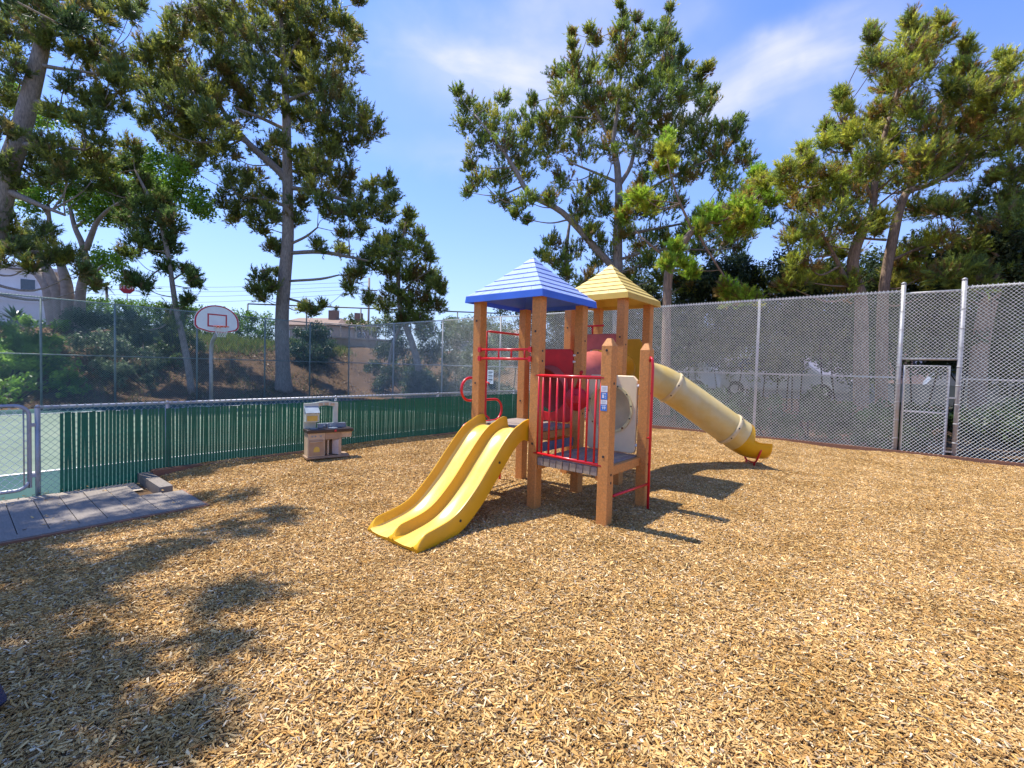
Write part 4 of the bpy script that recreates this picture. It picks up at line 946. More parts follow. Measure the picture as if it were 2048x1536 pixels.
T2_bl = [(480,20,50),(560,10,50),(640,20,42),(685,50,26),(420,35,48),(400,12,38),(450,90,50),(520,90,48),(590,80,42),(640,95,36),(350,60,24),(345,30,11),(335,95,28),(300,95,20),(277,112,10),(330,145,42),(290,175,28),(370,150,48),(400,200,48),(340,212,42),(290,240,18),(380,262,46),(430,250,38),(350,290,32),(400,310,30),(450,295,22),(375,330,16),
 (470,170,42),(540,160,36),(500,220,32),(640,160,36),(690,115,30),(712,62,14),(680,190,36),(718,228,32),(740,262,24),(650,240,42),(700,282,30),(620,205,34),(662,300,26),(628,335,26),(660,348,26),(690,350,18),(600,345,22),
 (460,345,16),(475,380,24),(452,400,20),(500,400,30),(530,432,24),(470,430,16),(520,455,14),(548,392,20),(500,352,20),(640,390,26),(690,380,26),(740,372,20),(778,368,15),(785,400,14),(740,410,30),(700,428,26),(660,430,18),(768,430,18),(722,460,14),(600,400,18),(690,470,12),(640,492,12),(556,500,15),(543,488,9),
 (735,520,24),(762,492,20),(712,545,22),(700,572,12),(682,500,12),(520,555,17),(508,582,10),(545,572,12),(530,596,8),(560,545,7),(620,620,11),(606,614,8),(640,612,6),(720,5,10),(700,90,18),(600,10,30),(440,130,40),(410,250,30),(580,120,24),(600,240,26),(555,285,22),(605,325,22),(545,215,24),(600,180,22),(560,340,14),(610,140,26),(560,60,30),(596,440,14),(556,430,12),(530,310,20),(650,300,24)]
pine('tall_pine_tree', 'tallest pine beyond the court fence with straight grey trunk beside the hoop', 'pine trees around the playground', 22,
     [(568,790,37),(566,740,27),(564,640,25),(569,560,24),(576,470,22),(575,354,19),(573,250,16),(571,187,14),(566,100,9),(560,10,6),(556,-30,4)],
     [[(575,360,16),(545,330,14),(500,290,12),(455,235,9),(420,180,7),(370,120,4)],[(578,375,9),(640,385,9),(700,405,7),(760,428,4)],[(580,506,8),(640,504,8),(700,514,6),(740,522,3)],[(580,562,5),(640,558,5),(678,550,3)],[(583,487,6),(612,473,5),(635,455,3)],[(580,598,5),(605,606,4),(620,620,2)],[(568,565,4),(545,562,3),(520,556,2)],
      [(574,300,9),(620,300,6),(680,285,3)],[(573,260,8),(520,235,6),(470,215,4)],[(572,205,8),(600,190,6),(650,180,4)],[(575,415,7),(540,400,5),(490,395,3)],[(568,130,6),(610,60,5),(640,20,3)],[(560,60,5),(520,60,4),(450,60,3)]],
     T2_bl, M_bark, PINE, [.26,.24,.14,.2,.06,.1], 11, shoot=.34, nb=16, needle=.16, nw=.03, dspread=2.0, dens=.85)
T3_bl = [(817,428,9),(813,450,13),(840,470,12),(800,482,15),(830,500,22),(860,512,12),(790,512,16),(770,482,14),(775,540,20),(815,545,24),(850,552,22),(876,572,14),(790,590,22),(835,600,28),(870,612,18),(768,612,14),(886,582,8),(810,640,18),(842,640,18),(752,505,14),(862,560,14),(740,600,10)]
pine('small_pine_tree', 'small leaning pine beyond the corner of the court, left of the blue roof', 'pine trees around the playground', 23,
     [(846,785,15),(836,730,14),(822,680,13),(806,640,12),(798,600,10),(797,540,8),(805,480,6),(816,430,3)], [[(806,640,8),(785,690,6),(778,730,6)],[(799,590,5),(830,560,4),(860,540,2)],[(798,560,5),(775,520,3)]],
     T3_bl, M_bark, [(.055,.085,.03),(.08,.11,.035),(.12,.13,.04),(.11,.07,.035)], [.35,.3,.2,.15], 12, shoot=.32, nb=16, needle=.16, nw=.03, dspread=1.0, dens=1.0)
T5_bl = [(340,498,16),(330,530,14),(345,478,14),(300,470,20),(272,482,16),(386,548,10),(392,568,8),(372,540,5),(285,572,16),(264,560,11),(310,430,26),(280,420,26),(340,440,20),(252,440,22),(262,505,14),(356,620,18),(376,600,10),(350,648,12),(240,385,20),(290,372,20),(212,335,22),(252,322,22),(190,372,14),(330,400,12),(310,500,10),(270,300,20)]
pine('dark_pine_tree', 'thin dark pine with dangling clumps between the hoop and the pale trunked tree', 'pine trees around the playground', 19,
     [(384,790,13),(376,730,12),(366,680,11),(353,620,10),(345,570,9),(338,520,8),(322,450,8),(300,400,7),(270,340,4)], [[(338,530,4),(310,545,3),(285,570,2)],[(345,560,4),(370,545,3),(386,556,2)],[(345,610,4),(330,650,3),(300,660,2)]],
     T5_bl, M_bark, [(.035,.065,.030),(.05,.085,.03),(.10,.08,.035),(.07,.1,.035)], [.45,.3,.1,.15], 13, shoot=.30, nb=16, needle=.15, nw=.026, dspread=1.0, dens=1.0)
T1_bl = [(20,20,45),(70,10,42),(130,18,36),(180,20,34),(230,15,30),(262,22,15),(280,8,9),(150,52,24),(30,75,34),(18,130,30),(110,82,22),(155,100,24),(200,80,24),(228,112,20),(245,142,15),(182,122,24),(242,172,15),(220,152,18),(10,190,30),(62,205,12),(130,160,22),(172,200,20),(202,190,14),(105,220,18),(150,240,20),(190,240,15),(222,212,15),(250,215,10),(20,255,24),(62,300,28),(110,300,32),(160,312,28),(190,282,20),(80,350,20),(140,350,24),(8,322,20),(32,372,14),(200,332,24),(8,440,26),(42,472,28),(80,502,26),(20,505,24),(60,532,12),(112,512,22),(142,512,15),(160,542,14),(90,462,14),(-40,60,40),(190,570,8)]
pine('leaning_pine_tree', 'large leaning pine at the picture edge whose trunk slants up behind the court fence', 'pine trees around the playground', 17.5,
     [(-85,800,50),(-45,600,44),(-5,430,39),(15,345,36),(42,262,32),(68,160,28),(92,55,23),(108,-40,18)], [[(10,380,16),(80,410,9),(130,430,5)],[(35,290,12),(100,290,8),(170,300,5)],[(58,200,10),(120,215,6),(190,230,3)],[(75,130,9),(140,140,6),(220,150,3)],[(88,70,9),(150,70,6),(220,100,3)],[(-20,480,12),(30,500,7),(100,505,4)],[(62,180,9),(20,150,6),(-20,130,4)]],
     T1_bl, M_bark, PINE, [.26,.22,.1,.3,.04,.08], 14, shoot=.30, nb=17, needle=.15, nw=.025, dspread=1.3, dens=.95)
T6_bl = [(916,186,8),(932,212,15),(930,250,15),(960,230,22),(1000,200,14),(990,250,32),(958,290,22),(1010,300,32),(940,332,11),(960,360,18),(936,385,8),(1000,360,26),(1040,340,26),(1000,400,14),(1050,400,20),(1030,432,8),(1055,440,6),(1060,250,26),(1064,205,9),(1090,230,20),(1050,290,32),(1100,300,36),(1110,260,30),
 (1145,66,5),(1145,92,7),(1150,118,10),(1112,142,13),(1180,58,7),(1190,85,10),(1185,130,16),(1145,152,24),(1170,180,32),(1130,190,26),(1240,12,5),(1243,38,10),(1240,70,15),(1272,38,6),(1265,70,12),(1245,100,22),(1225,130,25),(1270,120,25),(1342,18,5),(1336,45,10),(1300,58,9),(1320,80,18),(1346,75,10),(1300,100,19),(1340,110,19),(1362,105,8),(1290,150,32),(1330,150,26),(1366,140,14),(1210,190,38),(1260,200,42),(1320,200,38),(1370,190,26),(1400,152,8),(1418,138,6),(1395,176,12),(1422,188,8),(1410,215,16),(1380,240,26),(1330,250,36),(1200,240,40),(1260,260,40),(1150,240,36),(1160,300,34),
 (1220,300,16),(1290,300,28),(1340,300,32),(1400,270,26),(1450,262,14),(1476,240,8),(1470,270,18),(1490,302,10),(1440,300,30),(1482,322,16),(1400,330,34),(1350,350,34),(1290,360,20),(1450,360,30),(1482,390,20),(1180,380,28),(1130,360,20),(1160,420,28),(1210,420,22),(1270,420,30),(1330,420,28),(1100,400,12),(1180,460,28),(1240,462,22),(1290,480,32),(1200,512,26),(1262,540,30),(1150,502,18),(1105,485,15),(1086,512,11),(1110,522,18),(1130,542,11),(1340,480,26),(1390,450,28),(1440,420,26),(1400,500,30),(1450,480,30),(1500,462,18),(1480,520,24),(1440,560,24),(1382,560,20),(1320,550,16),(1300,520,16),(1170,560,20),(1220,590,20),(1520,560,18),(1480,580,20),(1540,440,12)]
pine('broad_pine_tree', 'broad many topped pine standing right behind the two roofs', 'pine trees around the playground', 17.5,
     [(1238,830,30),(1237,640,24),(1236,560,21),(1235,480,19),(1238,400,16),(1234,330,13),(1226,285,9),(1240,180,6),(1242,60,3)], [[(1236,545,15),(1190,495,14),(1125,425,12),(1060,388,11),(1028,335,8),(990,280,5),(950,230,3)],[(1239,370,9),(1262,330,8),(1275,270,6),(1310,180,4),(1335,60,2)],[(1236,365,7),(1190,345,5),(1140,325,3)],[(1234,470,8),(1300,460,6),(1400,440,3)],[(1225,290,6),(1190,220,5),(1150,130,3)],[(1237,520,6),(1310,500,5),(1440,500,3)],[(1238,420,7),(1330,360,5),(1440,310,3)],[(1136,560,9,1.),(1133,500,8,1.),(1140,440,5,1.)]],
     T6_bl, M_bark, [(.055,.09,.028),(.075,.115,.03),(.10,.13,.035),(.04,.07,.032),(.125,.14,.035),(.14,.09,.035)], [.22,.24,.18,.18,.09,.09], 15, shoot=.26, nb=17, needle=.13, nw=.023, dspread=1.6, dens=.9, updir=1.1)
T7_bl = [(1420,432,20),(1450,432,20),(1480,420,20),(1500,392,22),(1530,362,14),(1511,345,9),(1540,402,18),(1335,275,8),(1330,300,12),(1320,332,12),(1360,522,13),(1382,540,12),(1300,412,14),(1280,388,10),(1470,592,20),(1450,575,13),(1500,592,15),(1330,528,10),(1400,460,12),(1350,500,12),(1500,440,16),(1460,460,14),(1265,395,10),(1250,430,10),(1340,330,10)]
pine('near_pine_branch_tree', 'smaller bright green pine just behind the fence, right of the yellow roof', 'pine trees around the playground', 13,
     [(1330,830,20),(1332,700,18),(1334,600,17),(1338,545,18),(1355,502,16),(1385,462,12),(1402,444,9)], [[(1345,520,8),(1320,505,6),(1290,480,4)],[(1400,446,6),(1450,440,5),(1520,390,3)],[(1385,462,6),(1350,380,4),(1330,300,2)],[(1390,458,5),(1440,540,4),(1480,590,2)]],
     T7_bl, M_barkr, [(.09,.16,.028),(.12,.19,.03),(.15,.18,.035),(.17,.11,.04)], [.35,.3,.2,.15], 16, shoot=.2, nb=26, needle=.12, nw=.014, dspread=.7, dens=1.3, cones=.1, sub=.26)
T8_bl = [(1745,58,8),(1745,80,11),(1740,110,12),(1750,132,16),(1815,42,12),(1822,62,17),(1850,60,11),(1885,42,10),(1882,75,14),(1865,100,16),(1810,100,25),(1840,110,20),(1782,130,20),(1800,160,25),(1840,150,20),(1770,180,20),(1800,210,26),(1762,222,18),(1680,188,7),(1680,210,12),(1700,215,8),(1655,255,11),(1666,276,15),(1650,290,10),(1700,250,18),(1720,260,22),(1692,290,16),
 (1605,300,7),(1610,325,12),(1570,340,15),(1558,352,13),(1600,360,20),(1620,340,11),(1740,270,30),(1780,260,30),(1830,230,20),(1850,260,26),(1740,320,35),(1790,320,35),(1840,310,35),(1700,340,30),(1660,350,20),(1640,390,30),(1600,400,24),(1570,390,20),(1690,390,35),(1740,380,30),(1800,365,22),(1850,345,30),
 (1935,88,8),(1930,115,12),(1915,140,14),(1940,145,16),(1900,170,16),(1930,190,26),(1960,180,16),(1890,210,20),(2010,112,10),(2015,140,17),(2000,165,17),(1985,190,18),(2038,172,13),(1960,230,30),(2010,220,30),(1910,250,30),(2040,230,20),(1960,290,34),(1900,300,30),(2010,290,28),(2048,260,20),(1880,340,26),(1940,330,24),
 (1660,440,30),(1610,460,25),(1580,480,14),(1700,450,25),(1650,490,30),(1610,520,24),(1695,505,16),(1575,572,14),(1640,550,26),(1690,572,20),(1600,562,16),(1750,460,12),(1762,430,16),(1830,420,24),(1870,412,20),(1800,522,14),(1830,500,24),(1850,550,24),(1780,562,16),(1880,480,24),(1860,590,16),(2080,200,30),(2080,280,30)]
pine('olive_pine_tree', 'olive green pine with two crooked trunks left of the fence gate', 'pine trees around the playground', 12.6,
     [(1722,860,28),(1722,700,25),(1722,600,22),(1706,545,21),(1710,500,20),(1726,460,18),(1745,420,14),(1755,320,10),(1790,200,7),(1815,80,4)],
     [[(1762,860,22),(1764,700,20),(1766,600,19),(1772,550,18),(1785,480,18),(1800,415,16),(1818,382,13),(1860,368,9),(1920,330,6),(1980,230,3)],[(1730,455,8),(1690,400,6),(1640,380,4),(1590,370,3)],[(1715,590,12),(1690,555,10),(1668,510,7),(1640,460,4)],[(1745,400,7),(1700,300,5),(1680,220,3)],[(1818,380,8),(1840,280,6),(1930,130,3)],[(1772,480,5),(1725,477,4)],[(1785,520,6),(1830,500,5),(1890,480,3)]],
     T8_bl, M_barkr, [(.085,.125,.03),(.115,.15,.032),(.15,.175,.04),(.055,.085,.03),(.16,.15,.04),(.17,.10,.04)], [.22,.24,.18,.12,.12,.12], 17, shoot=.21, nb=24, needle=.11, nw=.0135, dspread=1.3, dens=1.0, updir=.9, cones=.1, sub=.27)
T9_bl = [(1900,420,20),(1940,410,20),(1990,400,20),(2030,390,24),(1960,450,30),(2010,440,30),(2046,440,20),(1930,490,26),(1980,500,30),(2030,490,26),(1900,540,26),(1950,550,26),(1990,562,18),(2040,550,20),(1920,582,18),(2080,420,40),(2090,520,40),(2030,350,20),(2060,330,30),(1990,360,14)]
pine('dark_olive_pine_tree', 'dark spreading pine behind the fence gate, rightmost of the pines', 'pine trees around the playground', 12.0,
     [(1952,860,30),(1960,700,28),(1985,580,28),(2020,540,24),(2055,515,20),(2110,470,12)], [[(1990,575,12),(2048,570,10),(2100,565,6)],[(2020,540,8),(1980,500,6),(1930,480,4)],[(2050,515,8),(2030,450,6),(2000,400,3)]],
     T9_bl, M_barkr, [(.06,.09,.03),(.085,.12,.032),(.15,.16,.035),(.04,.065,.03),(.14,.09,.04)], [.3,.26,.1,.22,.12], 18, shoot=.22, nb=20, needle=.12, nw=.016, dspread=1.0, dens=1.0, cones=.08, sub=.27)

# pale trunked broadleaf tree on the bank
def broadleaf(name, label, depth, trunks, blobs, tones, seed, leaf=.13, dens=1.):
    r = np.random.default_rng(seed); base = at(trunks[0][0][0], trunks[0][0][1], depth); root = empty(name, base); tag(root, label, 'tree'); skel = []
    for i, tk_ in enumerate(trunks):
        l = np.array([np.append(at(q[0], q[1], depth + (q[3] if len(q) > 3 else 0)), q[2] * .5 * depth / FPX) for q in tk_]); c_ = np.array(catmull(list(l), 4))
        MB().tube([p[:3] - base for p in c_], [max(p[3], .012) for p in c_], 10).build('trunk' if i < 5 else 'limb', M_barkp, root); skel.append(interp_path(l))
    sk = np.concatenate(skel); tones = np.array(tones); VV, CC = [], []; b = MB()
    for (x, y, rad) in blobs:
        d = depth + r.uniform(-1.3, 1.3); c = at(x, y, d); R = rad * d / FPX; dist = np.linalg.norm(sk[:, :3] - c, axis=1); i = int(np.argmin(dist)); s = sk[i, :3]
        cv_ = catmull([s, (s + c) / 2 + r.normal(0, .1, 3) * np.linalg.norm(c - s) * .5, c], 4); b.tube([p - base for p in cv_], np.linspace(max(min(sk[i, 3] * .6, .05), .014), .008, len(cv_)), 5, caps=False)
        K = int(6 + 10 * (R / .5) ** 2); sc = unit(r.normal(size=(K, 3))) * r.random((K, 1)) ** .45 * R + c
        for k in range(K): b.tube([c - base, sc[k] - base], [.01, .004], 3, caps=False)
        n = int(300 * dens * 3.2 * (R / .4) ** 2); kk = r.integers(0, K, n); P = sc[kk] + r.normal(0, .16, (n, 3)); V, C = leaves(P - base, leaf, tones[r.integers(0, len(tones), K)][kk] * r.uniform(.8, 1.25, (n, 1)), r, .6); VV.append(V); CC.append(C)
    link_mesh('crown', fastmesh('crown', np.concatenate(VV), 4, M_leaf, np.concatenate(CC)), root)['kind'] = 'stuff'; b.build('branches', M_barkp, root)['kind'] = 'stuff'
    return root
broadleaf('broadleaf_tree', 'pale trunked spreading tree with bright green leaves above the hedge', 21.5,
    [[(120,680,34),(108,610,30),(98,575,24),(78,548,18),(50,520,12),(20,500,9),(-20,480,6)],[(126,670,30),(118,605,26),(112,575,22),(90,530,16),(70,480,9)],[(140,670,26),(136,610,22),(134,575,20),(128,548,17),(112,500,10),(100,450,8),(96,410,6)],[(162,680,22),(160,615,18),(162,580,17),(172,530,14),(165,490,11),(150,455,9),(140,415,6)],[(172,500,12),(185,465,10),(197,440,8),(230,410,5),(300,380,3)],
     [(150,455,7),(165,445,6),(178,430,4)],[(60,530,7),(45,480,6),(25,420,5),(10,390,4)],[(98,430,6),(70,400,5),(40,385,3)],[(165,560,6),(190,545,5),(205,530,3)]],
    [(170,400,34),(220,380,34),(110,380,26),(70,402,24),(300,380,34),(350,380,30),(392,412,24),(360,340,26),(420,422,10),(335,422,26),(280,342,26),(200,422,22),(252,402,26),(40,212,22),(80,242,18),(200,520,20),(230,522,18),(190,552,15),(242,552,11),(50,382,18),(300,320,26),(10,342,14),(130,242,16),(30,180,16),(150,340,26),(110,330,22),(210,330,22),(400,380,12),(240,440,18),(170,440,12)],
    [(.24,.42,.04),(.32,.50,.06),(.38,.56,.08),(.15,.30,.04)], 21, leaf=.15, dens=.5)

# shade tree standing out of frame at the left, casting the dappled shade on boards and chips
def ground_px(x, y):
    d = c_fw + (x - 1024) / FPX * c_rt - (y - 768) / FPX * c_up; t = -EYE / d[2]; return np.array([0, 0, EYE]) + d * t
r = np.random.default_rng(5); world = []
for (x, y, rx) in ((420,1195,.15),(480,1175,.08),(400,1283,.13),(335,1440,.12),(310,1480,.07),(150,1350,.16),(90,1390,.14),(10,1440,.18),(0,1340,.2),(-40,1240,.4),(40,1205,.27),(100,1190,.28),(180,1150,.22),(235,1135,.15),(30,1130,.2),(100,1140,.25),(350,1090,.15),(280,1100,.1),(430,1050,.12),(530,1012,.12),(470,985,.09),(310,1010,.26),(200,1030,.28),(100,1055,.28),(20,1060,.3),(370,985,.2),(250,985,.2),(150,1000,.18),(30,1015,.25),(-60,1100,.5),(-100,1350,.6),(-60,1500,.35),(380,940,.16),(60,1100,.2),(-200,1050,.8),(-250,1300,.8),(540,1030,.06),(60,985,.22),(215,1330,.08),(480,1060,.06),(45,1440,.15),(-20,1540,.2)):
    g = ground_px(x, y); hgt_ = r.uniform(6.2, 7.6); p = g + sund / sund[2] * hgt_; world.append((p, rx * 1.15))
def world_pine(name, label, base, world, seed):
    r = np.random.default_rng(seed); base = np.array(base, float); root = empty(name, base); tag(root, label, 'tree', 'pine trees around the playground'); b = MB()
    tr = np.array([[0, 0, -.2, .28], [.1, .05, 3, .24], [.15, .1, 6, .19], [.05, .1, 9, .1], [0, 0, 10.5, .04]]); c_ = np.array(catmull(list(tr), 5)); MB().tube([p[:3] for p in c_], [p[3] for p in c_], 12).build('trunk', M_bark, root)
    P_, D_, C_ = [], [], []; allb = list(world) + [(base + np.array([r.uniform(-2.4, .6), r.uniform(-2.5, 2.5), r.uniform(6.8, 10.5)]), r.uniform(.4, .8)) for k in range(34)]
    for c, R in allb:
        s = np.array([.1, .1, max(4.2, min(9, c[2] - .9))]); e = c - base; cv_ = catmull([s, (s + e) / 2 + np.array([0, 0, .15]), e], 5); b.tube(cv_, np.linspace(.035, .012, len(cv_)), 5, caps=False)
        n = int(30 + 240 * R * R); P = c + unit(r.normal(size=(n, 3))) * r.random((n, 1)) ** .5 * R * np.array([1, 1, .5]) - base; D = unit(r.normal(size=(n, 3)) * .6 + np.array([.3, 0, .8])); P_.append(P); D_.append(D); C_.append(np.tile(np.array([[.05, .09, .03]]), (n, 1)))
    P_, D_, C_ = map(np.concatenate, (P_, D_, C_)); V, C = shoots(P_, D_, .3 * r.uniform(.6, 1.2, len(P_)), 18, .14, .022, C_, r)
    link_mesh('crown', fastmesh('crown', V, 3, M_needle, C), root)['kind'] = 'stuff'; b.build('branches', M_bark, root)['kind'] = 'stuff'
world_pine('shade_pine_tree', 'pine beside the boardwalk whose branches shade the chips and the boards', (-8.4, 3.6, 0), world, 31)

# bank planting
GRN = [(.12, .27, .03), (.2, .38, .05), (.27, .45, .06), (.08, .18, .03)]
DRK = [(.03, .06, .022), (.045, .085, .028), (.06, .11, .038)]
MIDG = [(.08, .14, .04), (.12, .18, .055), (.05, .10, .03)]
shrub('leafy_shrub', 'bright green leafy shrub spilling down the bank at the picture edge', [(10,660,34,-20),(60,690,34,-19.5),(30,720,34,-19.2),(100,720,32,-19.5),(140,745,28,-19.5),(90,760,26,-19),(40,770,30,-18.6),(165,770,20,-19.4),(10,790,26,-18.5),(130,780,20,-19),(60,650,24,-20.5),(110,680,26,-22),(0,740,30,-18),(-30,700,40,-18),(120,650,20,-22),(30,690,30,-18),(70,735,30,-18)], GRN, 41, leaf=.12, dens=1.5)
shrub('grey_green_shrub', 'tall grey green shrub below the pale trunked tree', [(190,640,32,-21.5),(240,650,36,-21.5),(180,690,34,-21),(235,700,38,-21),(285,670,34,-21.5),(290,720,34,-21),(240,745,30,-20.6),(300,760,20,-20.4),(200,735,26,-20.6),(150,640,30,-21),(320,700,24,-21),(270,640,26,-22)], [(.09,.14,.07),(.16,.22,.12),(.05,.09,.045)], 42, leaf=.12, dens=1.5)
shrub('loose_shrub', 'loose green shrub at the foot of the dark thin pine', [(335,660,26,-21.8),(365,680,24,-22),(322,700,22,-21.5),(395,690,20,-22.2),(340,640,20,-22),(350,720,18,-21)], MIDG, 43, leaf=.12, dens=1.3)
shrub('round_bush', 'dense dark green bush standing right of the tallest trunk', [(620,685,32,-24.5),(600,700,26,-24.3),(640,665,26,-24.6),(635,705,28,-24.5),(650,690,22,-24.6),(605,672,22,-24.5),(612,715,20,-24.2)], [(.018,.055,.022),(.03,.075,.028),(.045,.095,.035)], 44, leaf=.12, dens=1.7)
shrub('dark_bush', 'dark bush mass beyond the court corner under the small pine', [(775,700,30,26),(800,690,30,26),(860,700,36,26),(830,740,36,25),(780,750,30,25),(870,760,30,24),(900,730,30,24),(750,735,20,25.5),(790,655,24,26),(850,660,30,26),(900,680,28,25),(760,770,22,24),(820,780,26,24),(920,770,26,23)], DRK + [(.04,.09,.03)], 45, leaf=.13, dens=1.8)
shrub('slope_bush', 'mid green bush above the dark bush mass behind the court corner', [(930,660,30,29),(960,700,34,28),(1000,680,34,29),(940,730,34,27),(990,740,34,27),(900,650,24,30)], MIDG + [(.09,.13,.04)], 46, leaf=.14, dens=1.5)
for k, (bl, lab) in enumerate([([(720,650,18,34),(750,655,22,34),(700,640,12,34),(770,640,18,34)], 'yellow green scrub rising behind the tan block wall'),
                               ([(905,650,20,34),(940,655,24,34),(980,650,26,34),(960,620,12,34),(1010,660,22,34)], 'scrub on the far slope left of the blue roofed tower'),
                               ([(420,640,12,30),(450,650,10,29)], 'small bush in front of the hedge behind the backboard')]):
    shrub('scrub_bush', lab, bl, [(.12,.16,.05),(.16,.2,.06),(.08,.11,.04)], 50 + k, leaf=.2)
# hedge on the bank top
hw_ = []
r = np.random.default_rng(61)
for t in np.linspace(0, 1, 44):
    x = 165 + (538 - 165) * t; yt = 592 + 38 * t ** 1.2; dep = 29 - 1.5 * t
    for dy in (12, 34, 56, 78):
        if dy < 90 - 20 * t: hw_.append((at(x + r.uniform(-4, 4), yt + dy + r.uniform(-2, 2), dep + r.uniform(-.4, .4)), .52))
shrub('clipped_hedge', 'long clipped green hedge along the top of the bank', None, [(.07,.16,.025),(.11,.22,.03),(.16,.30,.04)], 62, leaf=.13, dens=.55, world=hw_, cat='hedge', stems=False)
# rosette plant
ag = at(30, 640, 22.5); rt = empty('agave_plant', ag); tag(rt, 'spiky blue green rosette plant above the bright shrub', 'plant')
M_ag = mat('blue green succulent leaf', (.05, .13, .07), .4, var=.2)
for k in range(26):
    a = 2 * math.pi * k * .382; e = R_(12 + 62 * (k / 26)); L = random.uniform(.75, .95); d = np.array([math.cos(a) * math.cos(e), math.sin(a) * math.cos(e), math.sin(e)]); s = np.array([-math.sin(a), math.cos(a), 0]); w = .07; up = np.cross(d, s)
    P0 = np.zeros(3); P1 = d * L * .5; P2_ = d * L + np.array([0, 0, -.06]); vs = [P0 - s * w * .7, P0 + s * w * .7, P1 + s * w + up * .02, P1 - s * w + up * .02, P2_, P1 - up * .015, P0 - up * .02]
    MB().add(vs, [(0, 1, 2, 3), (3, 2, 4), (0, 3, 5, 6), (1, 6, 5, 2), (3, 4, 5), (2, 5, 4)]).build('leaf', M_ag, rt)
# grass and weeds on the bank
def grass(name, label, n, u0, u1, v0, v1, tones, seed, h=.22, zoff=0.):
    r = np.random.default_rng(seed); U = r.uniform(u0, u1, n); V = r.uniform(v0, v1, n); x = U * UX[0] + V * VX[0]; y = U * UX[1] + V * VX[1]
    keep = (np.sin(x * 1.1 + 2) * np.cos(y * .9) + r.normal(0, .5, n)) > -.1; U, V, x, y = U[keep], V[keep], x[keep], y[keep]; n = len(x)
    z = nzf(U, V, x, y) + zoff; P = np.stack([x, y, z], -1); d = unit(np.stack([r.normal(0, .35, n), r.normal(0, .35, n), np.ones(n)], -1)); s = unit(np.cross(d, r.normal(size=(n, 3)))) * .018; hh = h * r.uniform(.5, 1.3, n)[:, None]
    Vt = np.stack([P - s, P + s, P + d * hh], 1).reshape(-1, 3); c = np.array(tones)[r.integers(0, len(tones), n)]
    o = link_mesh(name, fastmesh(name, Vt, 3, M_leaf, np.repeat(c, 3, 0))); tag(o, label, 'grass', kind='stuff')
grass('bank_grass', 'green weeds and grass on the upper part of the bank', 12000, -30, -25.5, 5, 16, [(.14,.2,.04),(.2,.24,.06),(.1,.16,.04)], 71, .35)
grass('dry_grass', 'thin dry weeds scattered over the lower bank', 9000, -26, -20.6, -4, 13, [(.2,.16,.07),(.14,.15,.05),(.1,.13,.04)], 72, .16)

r = np.random.default_rng(77); n = 16000; U = r.uniform(-29, -20.6, n); V = r.uniform(-3, 15.5, n); x = U * UX[0] + V * VX[0]; y = U * UX[1] + V * VX[1]
lt_ = np.array([(.16, .10, .05), (.26, .18, .10), (.10, .065, .04), (.34, .26, .15)])[r.integers(0, 4, n)]
Vt, C = leaves(np.stack([x, y, nzf(U, V, x, y) + .02], -1), .10, lt_, r, .5); tag(link_mesh('leaf_litter', fastmesh('leaf_litter', Vt, 4, M_leaf, C)), 'dry brown litter strewn over the bank behind the court', 'leaf litter', kind='stuff')
# ------------------------------------------------------------------ far things
def boxat(root, name, a, b, m, bev=0.): q = MB(); q.box(a, b, bev); return q.build(name, m, root)
# white apartment building at the left
bp = at(40, 640, 38); wb = empty('apartment_building', (bp[0] - 1.2, bp[1], 2.6), R_(38)); tag(wb, 'white apartment building with balcony behind the trees at the picture edge', 'building')
boxat(wb, 'wall', (-8, 0, -1), (3.2, 8, 3.1), M_stucco); boxat(wb, 'upper_wall', (-8, 1.6, 3.1), (2.7, 8, 6.2), M_stucco); boxat(wb, 'roof', (-8.4, 1.2, 6.2), (3.2, 8.4, 6.45), M_stucco)
bl_ = boxat(wb, 'balcony', (-8, .0, 3.1), (3.0, 1.59, 3.25), M_stucco); boxat(bl_, 'parapet', (-8, -.05, 3.25), (3.0, .08, 4.1), M_stucco)
for x in (-5.5, -1.9, .6):
    w_ = boxat(wb, 'window', (x, 1.52, 4.3), (x + 1.0, 1.58, 5.4), M_white); boxat(w_, 'pane', (x + .06, 1.49, 4.36), (x + .94, 1.515, 5.34), M_glass)
for x in (-5.8, -2.8, .2):
    w_ = boxat(wb, 'window', (x, -.06, .6), (x + 1.3, -.004, 2.2), M_white); boxat(w_, 'pane', (x + .06, -.09, .66), (x + 1.24, -.065, 2.14), M_glass)
# stop sign
sp2 = at(254, 575, 30); ss = empty('stop_sign', (sp2[0], sp2[1], 3.4), R_(30)); tag(ss, 'red octagonal stop sign on a post behind the hedge', 'sign')
zc_ = sp2[2] - 3.4
MB().tube([(0, .05, -1), (0, .05, zc_ + .3)], .03, 8).build('post', M_steel, ss)
oc = [(.4 * math.cos(R_(22.5 + 45 * k)) / math.cos(R_(22.5)), .4 * math.sin(R_(22.5 + 45 * k)) / math.cos(R_(22.5))) for k in range(8)]
def vplate(poly, y, th): q = MB(); q.prism(poly, y, y + th, 0); q.v = [(x, z, y2) for x, y2, z in q.v]; q.f = [tuple(reversed(f)) for f in q.f]; return q
pt_ = vplate([(p[0] * 1.0, p[1] * 1.0 + zc_) for p in oc], -.01, .01).build('plate', M_white, ss); vplate([(p[0] * .93, p[1] * .93 + zc_) for p in oc], -.014, .003).build('red_face', M_redline, pt_)
